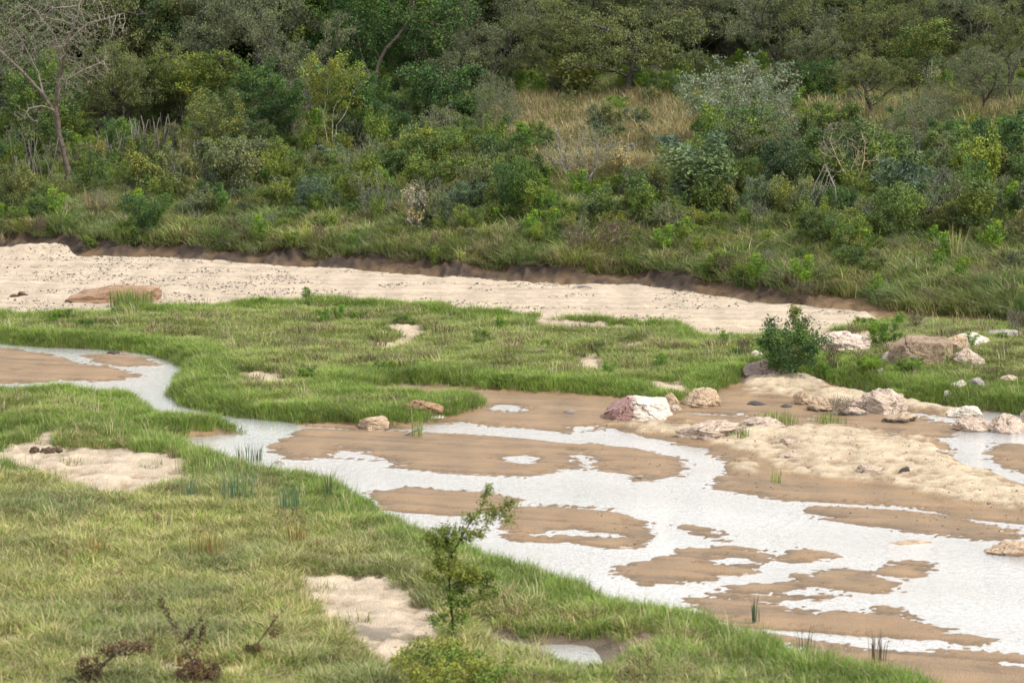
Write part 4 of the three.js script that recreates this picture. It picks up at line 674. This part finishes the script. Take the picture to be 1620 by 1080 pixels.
TREE('thorn3', 'olive', 'dark', 1190, 45, 150, 90, 'thorn tree crown touching the top edge above the silver bush', { turn: 3.8 });
TREE('broad2', 'mid', 'brown', 700, 60, 150, 120, 'mid-green crown touching the top edge right of the big grey-trunked tree', { turn: 2.6 });
TREE('broad0', 'mid', 'brown', 600, 70, 150, 130, 'mid-green crown touching the top edge behind the big grey-trunked tree', { turn: 5.5 });
// middle height
BUSH('shrub0', 'olive', 'brown', 915, 165, 90, 85, 'feathery olive bush at the back of the dry clearing');
BUSH('bush0', 'deep', 'brown', 700, 212, 150, 112, 'large glossy dark green broad-leaved bush above the yellow-topped bushes');
BUSH('silvery1', 'greyolive', 'grey', 785, 240, 75, 110, 'grey-green drooping bush at the left edge of the dry clearing');
BUSH('silvery0', 'silver', 'grey', 1165, 245, 185, 140, 'big silver-grey bush right of the dry clearing');
BUSH('silvery1', 'greyolive', 'grey', 1195, 285, 150, 95, 'darker olive bush growing below the big silver-grey bush', { turn: 2 });
BUSH('slender0', 'olive', 'brown', 886, 208, 26, 52, 'slender sapling in the clearing, left of two');
BUSH('slender1', 'olive', 'brown', 900, 206, 22, 56, 'slender sapling in the clearing, right of two');
BUSH('bush3', 'bright', 'brown', 974, 190, 42, 34, 'small fresh green bush at the back of the dry clearing');
BUSH('shrub1', 'bright', 'brown', 832, 262, 52, 62, 'bright green leafy bush at the lower left of the clearing');
BUSH('shrub2', 'mid', 'brown', 862, 252, 36, 46, 'green bush leaning right beside the bright leafy bush');
BUSH('twiggy0', 'greyolive', 'ash', 922, 306, 112, 100, 'grey-brown bare bush in the lower clearing');
BUSH('slender0', 'dark', 'brown', 1020, 262, 40, 56, 'slender dark bush standing alone in the dry clearing', { turn: 2 });
BUSH('shrub0', 'cream', 'brown', 985, 288, 44, 56, 'small bush covered in pale dead leaves beside the bare bush', { turn: 1 });
BUSH('twiggy2', 'grey', 'grey', 745, 276, 80, 52, 'low grey twig bush right of the yellow-topped bushes');
BUSH('shrub1', 'yellowgreen', 'brown', 672, 295, 90, 92, 'yellow-topped bush below the glossy bush, left one', { turn: 1 });
BUSH('shrub2', 'yellowgreen', 'brown', 722, 315, 70, 66, 'yellow-topped bush below the glossy bush, right lower one', { turn: 2 });
BUSH('bush1', 'yellowgreen', 'brown', 580, 335, 95, 72, 'rounded yellow-green bush left of the cream-leaved bush');
BUSH('shrub2', 'cream', 'tan', 655, 372, 46, 84, 'thin bush with cream-white dead leaves and a bare stem', { turn: 3 });
BUSH('bush2', 'greyolive', 'brown', 690, 368, 60, 66, 'grey-green bush touching the right side of the cream-leaved bush');
BUSH('bush0', 'blue', 'brown', 745, 345, 80, 58, 'low blue-green bush left of the dark green double bush', { turn: 2 });
BUSH('bush3', 'deep', 'brown', 806, 358, 78, 92, 'dark green double bush above the bank middle', { turn: 1 });
BUSH('bush1', 'mid', 'brown', 832, 310, 70, 62, 'mid-green bush behind the dark green double bush', { turn: 3 });
BUSH('bush2', 'bright', 'brown', 862, 352, 46, 46, 'light green bush at the right foot of the dark double bush', { turn: 4 });
BUSH('bush1', 'yellowgreen', 'brown', 950, 322, 56, 40, 'small yellow-green bush left below the pale-leaved bush', { turn: 5 });
BUSH('bush3', 'mid', 'brown', 1010, 322, 66, 52, 'green bush below the slender dark bush', { turn: 2 });
BUSH('shrub0', 'blue', 'brown', 1092, 345, 118, 116, 'blue-green small tree-like bush left below the silver bush', { turn: 3 });
BUSH('bush0', 'dark', 'brown', 1240, 332, 104, 100, 'dark green bush left of the dead tan-branched bush', { turn: 4 });
BUSH('bush2', 'yellowgreen', 'brown', 1230, 352, 60, 50, 'yellowish leafy bush in front of the dark green bush by the dead branches', { turn: 1 });
BUSH('bush1', 'mid', 'brown', 1390, 285, 120, 85, 'green bush behind the dead tan-branched bush', { turn: 1 });
BUSH('silvery0', 'greyolive', 'grey', 1440, 245, 90, 85, 'soft grey-green bush on the right slope', { turn: 1 });
BUSH('silvery1', 'greyolive', 'grey', 1480, 205, 70, 70, 'pale bush with white dead twigs above the soft grey-green bush', { turn: 4 });
BUSH('bush3', 'deep', 'brown', 1300, 165, 80, 62, 'dark leafy bush under the black-limbed thorn tree', { turn: 3 });
BUSH('shrub1', 'blue', 'brown', 1425, 355, 105, 105, 'rounded blue-green shrub right of the dead branches', { turn: 2 });
BUSH('twiggy1', 'olive', 'ash', 1500, 292, 100, 66, 'dry pale bush on the right slope', { turn: 1 });
BUSH('bush0', 'deep', 'brown', 1578, 290, 92, 92, 'dark green bush at the right edge with a bare stem beside it', { turn: 5 });
BUSH('slender1', 'dark', 'dark', 1610, 275, 40, 90, 'thin dark small tree at the right edge', { turn: 1 });
BUSH('bush2', 'blue', 'brown', 1560, 345, 66, 52, 'bluish dark bush low at the right', { turn: 2 });
BUSH('bush1', 'dark', 'brown', 1618, 352, 40, 56, 'very dark bush cut by the right edge', { turn: 3 });
BUSH('bush3', 'mid', 'brown', 1526, 318, 44, 40, 'small green bush below the dry pale bush', { turn: 5 });
BUSH('bush2', 'olive', 'brown', 1510, 372, 90, 50, 'olive bush with dry stems low on the right bank', { turn: 5 });
// left bank
BUSH('bush0', 'mid', 'brown', 208, 262, 56, 48, 'round green bush among the dead stems', { turn: 1 });
BUSH('bush1', 'mid', 'brown', 150, 312, 80, 76, 'green bush right of the foot of the half-dead tree', { turn: 2 });
BUSH('bush2', 'olive', 'brown', 240, 320, 125, 84, 'wide green bush with yellowish tips below the dead stems', { turn: 1 });
BUSH('bush3', 'deep', 'brown', 226, 374, 104, 66, 'dark blue-green bush hanging over the left bank', { turn: 2 });
BUSH('bush0', 'greyolive', 'brown', 370, 318, 120, 100, 'tall grey-green bush left of the two rounded mounds', { turn: 3 });
BUSH('bush3', 'dark', 'brown', 395, 260, 90, 70, 'dark bush behind the tall grey-green bush', { turn: 1 });
BUSH('bush1', 'yellowgreen', 'brown', 450, 338, 80, 64, 'rounded yellow-green mound bush, left of the blue-green one', { turn: 4 });
BUSH('bush2', 'blue', 'brown', 502, 340, 66, 62, 'rounded blue-green mound bush on the left bank', { turn: 3 });
BUSH('bush0', 'olive', 'brown', 25, 345, 80, 88, 'olive bush at the left edge above the bank', { turn: 4 });
BUSH('bush2', 'mid', 'brown', 56, 352, 70, 44, 'green bush under the half-dead tree', { turn: 5 });
BUSH('bush1', 'greyolive', 'brown', 320, 345, 70, 50, 'low grey-green bush below the tall grey-green bush', { turn: 5 });
BUSH('bush3', 'deep', 'brown', 620, 245, 90, 70, 'dark bush under the trunk of the big grey-trunked tree', { turn: 5 });
BUSH('twiggy1', 'grey', 'grey', 640, 205, 70, 66, 'grey twig bush behind the dark bush by the big trunk', { turn: 2 });
BUSH('shrub0', 'blue', 'brown', 525, 275, 60, 46, 'pale blue-green bush at the foot of the bright yellow tree', { turn: 4 });
// dead things
DEAD('bare0', 'tan', 1343, 330, 104, 140, 'dead bush with forked tan branches on the right slope');
DEAD('bare1', 'ash', 1298, 362, 84, 104, 'grey dead branches drooping to the ground beside the tan-branched bush');
DEAD('bare0', 'pale', 1470, 150, 52, 70, 'white dead twigs in front of the yellow-green open tree', { turn: 2 });
DEAD('tangle0', 'brown', 505, 398, 26, 54, 'standing dead brown grass clump on the left bank');
DEAD('tangle1', 'brown', 64, 375, 24, 42, 'hanging dead grass clump at the far left of the bank');
DEAD('tangle0', 'brown', 915, 402, 64, 50, 'brown dead thicket on the middle bank, left of two', { turn: 1 });
DEAD('tangle1', 'brown', 972, 402, 86, 66, 'brown dead thicket on the middle bank, right of two', { turn: 2 });
DEAD('tangle0', 'brown', 690, 395, 36, 30, 'small brown dead clump below the grey-green bush', { turn: 4 });
DEAD('tangle1', 'brown', 1322, 372, 60, 44, 'brown dead brush under the drooping dead branches', { turn: 3 });
DEAD('tangle0', 'brown', 1462, 372, 46, 40, 'brown dead brush below the blue-green shrub', { turn: 2 });
DEAD('tangle1', 'brown', 1150, 440, 40, 44, 'dead brush hanging on the bank above the far sand', { turn: 5 });
DEAD('tangle0', 'brown', 1270, 480, 60, 44, 'dead roots and brush at the right end of the dark bank', { turn: 5 });
DEAD('tangle1', 'brown', 1450, 518, 34, 32, 'dead brown tussock above the square brown block', { turn: 1 });
DEAD('tangle0', 'brown', 1600, 482, 36, 40, 'dead brown tussock at the right edge of the slope', { turn: 1 });
DEAD('tangle1', 'ash', 1606, 530, 34, 48, 'grey dead tussock by the dark bush at the right edge', { turn: 4 });
DEAD('tangle0', 'brown', 1590, 498, 30, 24, 'small round pale tussock at the right edge of the slope', { turn: 2 });
DEAD('tangle1', 'ash', 1330, 656, 48, 34, 'round ball of dead grey twigs stranded among the shore rocks', { turn: 1 });
DEAD('tangle0', 'brown', 1178, 570, 36, 44, 'dead brown tuft left of the dark green bush by the boulders', { turn: 2 });
DEAD('tangle1', 'brown', 1318, 588, 38, 54, 'hanging dead grass between the dark green bush and the smooth boulder', { turn: 2 });
DEAD('tangle0', 'brown', 1362, 580, 40, 26, 'low dead tangle in front of the smooth pink boulder', { turn: 5 });
// the dark green bush by the boulders
plant('bush1', 'deep', 'brown', 1254, 590, 130, 92, 'bush', 'dark green bush with wrack in its top beside the smooth boulder', 'bush', 'bushes on the island and meadow');
plant('shrub1', 'olive', 'brown', 1266, 584, 70, 108, 'bush', 'upright olive-leaved bush rising out of the dark bush by the boulders', 'bush', 'bushes on the island and meadow');
plant('bush2', 'bright', 'brown', 1400, 548, 64, 44, 'bush', 'fresh green leafy weed bush behind the boulders', 'bush', 'bushes on the island and meadow');
plant('bush3', 'fresh', 'brown', 1375, 590, 54, 30, 'bush', 'low fresh green weed bush in front of the smooth boulder', 'bush', 'bushes on the island and meadow');
plant('bush0', 'mid', 'brown', 1618, 525, 36, 60, 'bush', 'dark bush at the right edge above the pale ledge', 'bush', 'bushes on the island and meadow');
plant('bush3', 'bright', 'brown', 1440, 590, 60, 26, 'bush', 'low weed bush at the foot of the square brown block', 'bush', 'bushes on the island and meadow');
// dead pale stems in the left thicket
function stems(px, py, w, h, n, seed, label, mat = BARK.grey, name = 'dry_thicket') {
  const p = sight(px, py), s = span(p, 1), r = rand(seed), o = new THREE.Group(); o.position.copy(p);
  for (let i = 0; i < n; i++) { const x = (r() - .5) * w * s, z = (r() - .5) * w * s * .4, H = h * s * (.5 + .6 * r()), l = (r() - .5) * .5, pts = [V(x, -.1, z), V(x + l * .3, H * .4, z), V(x + l * (.6 + .6 * r()), H * .75, z + .1), V(x + l * 1.4, H, z + (r() - .5) * .3)];
    const t = new THREE.TubeGeometry(new THREE.CatmullRomCurve3(pts), 8, .007 + .011 * r(), 4); t.setAttribute('color', new THREE.BufferAttribute(new Float32Array(t.attributes.position.count * 3).fill(.7 + .5 * r()), 3)); part('stem', t, mat, o); }
  tag(o, label, 'dead stems', 'dead stems in the left thicket'); return add(o, name);
}
stems(172, 265, 44, 56, 24, 1, 'dense grey dead stems left of the round green bush');
stems(252, 262, 80, 76, 40, 2, 'row of pale dead stems right of the round green bush');
stems(50, 292, 64, 74, 22, 3, 'pale dead stems left of the half-dead tree');
stems(308, 282, 30, 56, 10, 4, 'few grey dead stems under the olive-yellow pair');
// ------------------------------------------------------------------ the near bank: sapling, bush, dead plants, reeds, driftwood
{
  const p = at(716, 1012, .2); p.y = ground(p.x, p.z); const s = span(p, 1), L = (pts) => pts.map(([x, y, z]) => [(x - 716) * s, (1012 - y) * s, (z ?? 0) * s]);
  const N = skeleton({ seed: 700, points: 560, step: 0.05, kill: 0.075, reach: 1.6, tip: .0028, wiggle: .4, power: 2.3, shell: .1,
    stems: [L([[717, 1018], [716, 980], [711, 930], [710, 890], [716, 868], [728, 848]]), L([[728, 848], [745, 838, 6], [765, 836, 8]]), L([[728, 848], [742, 822, -4], [760, 800, -6], [772, 764, -6]]), L([[760, 800, -6], [785, 796], [808, 790]]), L([[710, 900], [698, 880, 8], [690, 850, 10]]), L([[712, 930], [730, 915, -8], [748, 912, -10]]), L([[714, 960], [700, 968, 6], [690, 974, 8]]), L([[716, 868], [705, 845, -8], [708, 825, -10]]), L([[712, 930], [690, 915, 4], [672, 905, 6]]), L([[712, 920], [745, 906, -4], [780, 904, -6]]), L([[714, 955], [740, 945, 8], [766, 938, 10]]), L([[716, 868], [692, 852, 4], [676, 842, 4]]), L([[728, 848], [712, 836], [694, 830]])],
    lobes: [[772, 780, 0, 14, 22, 12], [798, 792, 0, 26, 12, 12], [760, 812, 0, 34, 18, 20], [680, 905, 0, 16, 12, 12], [690, 842, 0, 20, 12, 14], [776, 905, 0, 16, 12, 12], [712, 985, 0, 22, 16, 16], [735, 975, 0, 16, 12, 12], [735, 838, 0, 36, 16, 22], [700, 850, 0, 24, 24, 20], [705, 890, 0, 28, 22, 22], [745, 905, 0, 32, 24, 22], [772, 930, 0, 22, 14, 16], [690, 970, 0, 16, 8, 12], [795, 818, 0, 20, 10, 12], [725, 945, 0, 26, 20, 20]].map(([x, y, z, a, b, c]) => [(x - 716) * s, (1012 - y) * s, z, a * s, b * s, c * s]) });
  const o = new THREE.Group(); o.position.copy(p);
  const bt = { sides: 7, scale: .85, bark: [.8, .7, .6], twig: [.9, .7, .55] }, tr = part('trunk', limbs(N, { ...bt, least: .008 }), BARK.dark, o); part('branch', limbs(N, { ...bt, under: .008 }), BARK.dark, tr).userData.kind = 'stuff';
  part('crown', leaves(N, { seed: 705, per: 20, size: 0.052, wide: .42, spread: .055, upto: .0075, tones: [[.8, 1, .8], [1, 1, 1], [1.3, 1.15, .8], [1, 1, .9]], clumpy: .3, flat: 1 }), LEAF.sapling, o);
  tag(o, 'young feathery green sapling standing alone on the near bank', 'sapling', null); add(o, 'sapling_tree');
}
{
  const grown = (seed, px, py, w, h, label, leaf) => {
    const p = at(px, py, .2); p.y = ground(p.x, p.z); const s = span(p, 1);
    const N = skeleton({ seed, points: 420, step: 0.06, kill: 0.085, reach: .6, tip: .0028, wiggle: .35, lobes: [...blob(seed, 8, w * s, .05, h * s), [0, .15, 0, w * s * .4, .14, w * s * .3]], stems: bushStems(seed + 1, 8, w * s * .3, h * s * .5) });
    const o = new THREE.Group(); o.position.copy(p);
    part('stem', limbs(N, { sides: 4 }), BARK.brown, o);
    part('foliage', leaves(N, { seed: seed + 5, per: 11, size: .056, wide: .44, spread: .055, upto: .007, tones: [[.8, 1, .8], [1, 1, 1], [1.3, 1.15, .8]], clumpy: .35 }), LEAF.sapling, o);
    tag(o, label, 'bush', null); add(o, 'bush');
  };
  grown(720, 722, 1110, 250, 66, 'bright green leafy bush around the foot of the sapling', 'bright');
  grown(724, 690, 1060, 130, 46, 'low green sprays left of the sapling foot', 'bright');
}
const dryBits = (N, seed, per = 8) => leaves(N, { seed, per: per * 1.1, size: .042, wide: .45, spread: .035, upto: .0055, tones: [[1.1, .85, .7], [1.5, 1.15, .9], [.8, .65, .55]], clumpy: .8, skip: .3 });
function deadPlant(seed, px, py, stemsPx, lobesPx, points, label, per) {
  const p = at(px, py, .15); p.y = ground(p.x, p.z) - .02; const s = span(p, 1), L = (pts) => pts.map(([x, y, z]) => [(x - px) * s, (py - y) * s, (z ?? 0) * s]);
  const N = skeleton({ seed, points, step: .04, kill: .05, reach: .35, tip: .0026, wiggle: .6, shell: .1, stems: stemsPx.map(L), lobes: lobesPx.map(([x, y, a, b]) => [(x - px) * s, (py - y) * s, 0, a * s, b * s, a * s * .7]) });
  const o = new THREE.Group(); o.position.copy(p);
  part('stem', limbs(N, { sides: 5, scale: 2, most: .026 }), BARK.brown, o); part('dry_leaf', dryBits(N, seed + 3, per), LEAF.brown, o);
  tag(o, label, 'dead plant', 'dead plants on the near bank'); add(o, 'dead_plant');
}
deadPlant(740, 315, 1092, [[[315, 1095], [305, 1050], [285, 1010], [268, 975], [256, 950]], [[305, 1050], [318, 1010], [326, 985]], [[290, 1020], [305, 1000], [318, 985]], [[312, 1085], [340, 1060], [352, 1050]]], [[258, 952, 6, 7], [318, 984, 7, 6], [300, 1006, 10, 10], [315, 1070, 40, 22], [290, 1060, 18, 16]], 300, 'dead brown weed with two upright stalks at the bottom left');
deadPlant(744, 395, 1050, [[[395, 1052], [410, 1022], [432, 990], [456, 964]], [[408, 1026], [392, 1036], [384, 1044]]], [[440, 985, 12, 10], [400, 1035, 18, 12], [440, 1008, 6, 18]], 120, 'dead brown stalk leaning right at the bottom left');
deadPlant(748, 150, 1092, [[[150, 1095], [160, 1060], [185, 1035], [220, 1018]], [[150, 1080], [135, 1062], [128, 1050]]], [[140, 1062, 22, 20], [190, 1032, 34, 14], [225, 1030, 20, 12]], 420, 'dense dead brown weed arching right at the bottom left corner', 8);
// reeds
const reedMat = [bladeMat];
function reeds(px, py, w, h, n, tones, label, name = 'reed_clump', category = 'reeds', width = .016) {
  const p = sight(px, py), s = span(p, 1), k = Math.round(n), g = tuft(px * 3 + py, { blades: k, radius: w * s * .5, height: h * s, lean: .25, width, tones, bend: .1 });
  const m = new THREE.Mesh(g, bladeMat); m.position.copy(p); tag(m, label, category, 'reed and grass clumps'); add(m, name);
}
const blueReed = [[.1, .19, .09], [.13, .22, .1], [.08, .15, .075]], paleReed = [[.38, .34, .16], [.3, .3, .12], [.42, .38, .2]], darkReed = [[.05, .09, .04], [.07, .12, .05]], rustReed = [[.3, .17, .05], [.24, .18, .06], [.2, .2, .06]];
reeds(376, 795, 50, 66, 80, blueReed, 'tall blue-green reeds on the near bank right of the sand patch');
reeds(455, 812, 34, 52, 60, blueReed, 'upright blue-green reed clump right of the tall reeds');
reeds(300, 792, 20, 40, 24, blueReed, 'thin blue-green reeds below the near sand patch');
reeds(286, 752, 20, 44, 18, [...paleReed, green[0]], 'thin pale reeds at the right end of the near sand patch');
reeds(395, 735, 40, 34, 50, darkReed, 'dark green reeds at the waterline by the river bend');
reeds(1228, 763, 16, 26, 22, green, 'small green reed standing on the pale sandbank', 'reed_clump', 'reeds', .012);
reeds(1515, 420, 20, 66, 26, paleReed, 'tall pale dry stalks on the right bank', 'dry_stalks', 'dry stalks', .03);
reeds(330, 885, 60, 50, 90, rustReed, 'rusty brown grass clump in the middle of the near meadow', 'grass_clump', 'grass');
reeds(468, 865, 36, 44, 60, rustReed, 'rusty brown grass clump below the upright reeds', 'grass_clump', 'grass');
reeds(150, 880, 30, 34, 40, rustReed, 'small rusty grass clump left in the near meadow', 'grass_clump', 'grass');
reeds(520, 790, 12, 50, 14, darkReed, 'dark single weed at the edge of the near bank', 'reed_clump', 'reeds', .02);
reeds(1195, 984, 16, 44, 16, darkReed, 'dark reeds on the near bank, left of the two bottom clumps');
reeds(1275, 1040, 26, 50, 26, darkReed, 'dark reeds on the near bank, right of the two bottom clumps');
reeds(1390, 1045, 36, 50, 26, [[.1, .08, .05], [.16, .13, .07]], 'dark seeding grass at the lower end of the near bank', 'grass_clump', 'grass');
reeds(660, 690, 20, 50, 24, [green[1], oliveG[0]], 'tall thin grass standing in water by the green spit', 'grass_clump', 'grass');
reeds(1310, 668, 60, 14, 80, green, 'low green grass on the bar beside the back channel', 'grass_clump', 'grass');
reeds(1230, 668, 70, 18, 120, green, 'green grass tussock in the back channel behind the flat pink rock', 'grass_clump', 'grass');
reeds(1168, 690, 34, 14, 50, green, 'green grass at the right end of the slanting slab', 'grass_clump', 'grass');
reeds(208, 485, 66, 28, 360, [green[0], green[3], oliveG[0]], 'green grass growing over the rusty slab on the far sand', 'grass_clump', 'grass', .02);
reeds(148, 338, 30, 44, 40, [[.3, .22, .12], [.26, .2, .12]], 'tan dead grass hanging on the left slope under the trees', 'grass_clump', 'grass', .03);
reeds(394, 335, 34, 26, 60, [[.36, .2, .09], [.3, .18, .08]], 'rust-coloured grass clump on the left bank slope', 'grass_clump', 'grass', .025);
// driftwood
function branch(pts, r, mat, name, label, group = 'driftwood') {
  const o = new THREE.Group(), p0 = sight(pts[0][0], pts[0][1]), s = span(p0, 1); o.position.copy(p0);
  const curve = new THREE.CatmullRomCurve3(pts.map(([x, y, z]) => V((x - pts[0][0]) * s, (pts[0][1] - y) * s, (z ?? 0) * s)));
  const t = new THREE.TubeGeometry(curve, 20, r, 7); const q = t.attributes.position; t.setAttribute('color', new THREE.BufferAttribute(new Float32Array(q.count * 3).fill(1.2), 3));
  for (let i = 0; i < q.count; i++) { const k = 1 + .0 * i, u = Math.floor(i / 8) / 20, c = curve.getPoint(Math.min(u, 1)), f = (1 - .6 * u) * (1 + .25 * n3(u * 9, i % 8, pts[0][0])); q.setXYZ(i, c.x + (q.getX(i) - c.x) * f, c.y + (q.getY(i) - c.y) * f, c.z + (q.getZ(i) - c.z) * f); }
  t.computeVertexNormals(); const m = new THREE.Mesh(t, mat); m.position.copy(o.position); tag(m, label, 'driftwood', group); add(m, name);
}
branch([[430, 738], [436, 730], [446, 729, 6], [453, 733, 8], [457, 742, 8]], .035, BARK.pale, 'driftwood', 'bleached white curved branch at the edge of the near bank');
branch([[908, 456], [916, 453], [926, 452, 4], [936, 454, 6]], .07, BARK.ash, 'driftwood', 'grey weathered log at the foot of the far bank');
branch([[385, 366], [396, 362], [404, 366]], .06, BARK.pale, 'driftwood', 'pale broken wood on the left bank');
branch([[1178, 400], [1186, 394], [1196, 396]], .035, BARK.pale, 'driftwood', 'white stick on the right bank slope');
branch([[1442, 518], [1455, 510], [1470, 502]], .04, BARK.ash, 'driftwood', 'grey stick under the dead tussock on the right slope');
branch([[828, 1078], [842, 1066], [860, 1072], [876, 1076]], .02, BARK.brown, 'driftwood', 'bent brown stick at the bottom by the puddle');
branch([[1480, 967, 0], [1492, 965], [1510, 970], [1530, 972]], .02, BARK.dark, 'driftwood', 'thin dark twig lying in the white water');
branch([[640, 688], [660, 680], [672, 678]], .03, BARK.ash, 'driftwood', 'grey twig caught in the shallow water by the green spit');
{ // pebbles and gravel
  const r = rand(610), S = [0, 1, 2].map((k) => rockShape(600 + k, .06, .03, .05, { stone: 'grey', detail: 2, planes: 8, cracks: 0, rough: .05 })), L = [[], [], []];
  for (let i = 0; i < 26000; i++) { const px = -60 + r() * 1740, py = 400 + r() * 140, p = at(px, py, .24), c = field(COVER, p.x, p.z); if (c > .1 || sd(farSand, p.x, p.z) < .2 || behindBank(p.x, p.z) > -.1) continue;
    const d = smooth(.0, .35, fbm(p.x * .22, p.z * .35 + 20, 3) + (px < 560 ? .22 : -.12)); if (r() > d) continue; L[i % 3].push([p.x, p.z, .35 + r() * r() * 1.3, r(), r()]); }
  for (let i = 0; i < 450; i++) { const px = 940 + r() * 700, py = 640 + r() * 200, p = at(px, py, .1); if (field(HT, p.x, p.z) < .03 || field(COVER, p.x, p.z) > .1) continue; L[i % 3].push([p.x, p.z, .25 + r() * .5, r(), r()]); }
  const o = new THREE.Group(), m = new THREE.Matrix4(), q = new THREE.Quaternion(), c = new THREE.Color();
  S.forEach((g, k) => { const im = new THREE.InstancedMesh(g, rockMat, L[k].length); L[k].forEach(([x, z, s, a, b], n) => { q.setFromAxisAngle(V(0, 1, 0), a * 6.28); im.setMatrixAt(n, m.compose(V(x, ground(x, z) + .004, z), q, V(s, s, s))); const v = .35 + 1.0 * b; im.setColorAt(n, c.setRGB(v * 1.05, v, v * .92)); }); im.name = 'pebble'; im.userData.kind = 'stuff'; o.add(im); });
  tag(add(o, 'gravel'), 'loose dark gravel scattered on the dry sand', 'gravel', null, 'stuff'); console.log('pebbles', L.map((l) => l.length).join());
}
renderer.render(scene, camera);
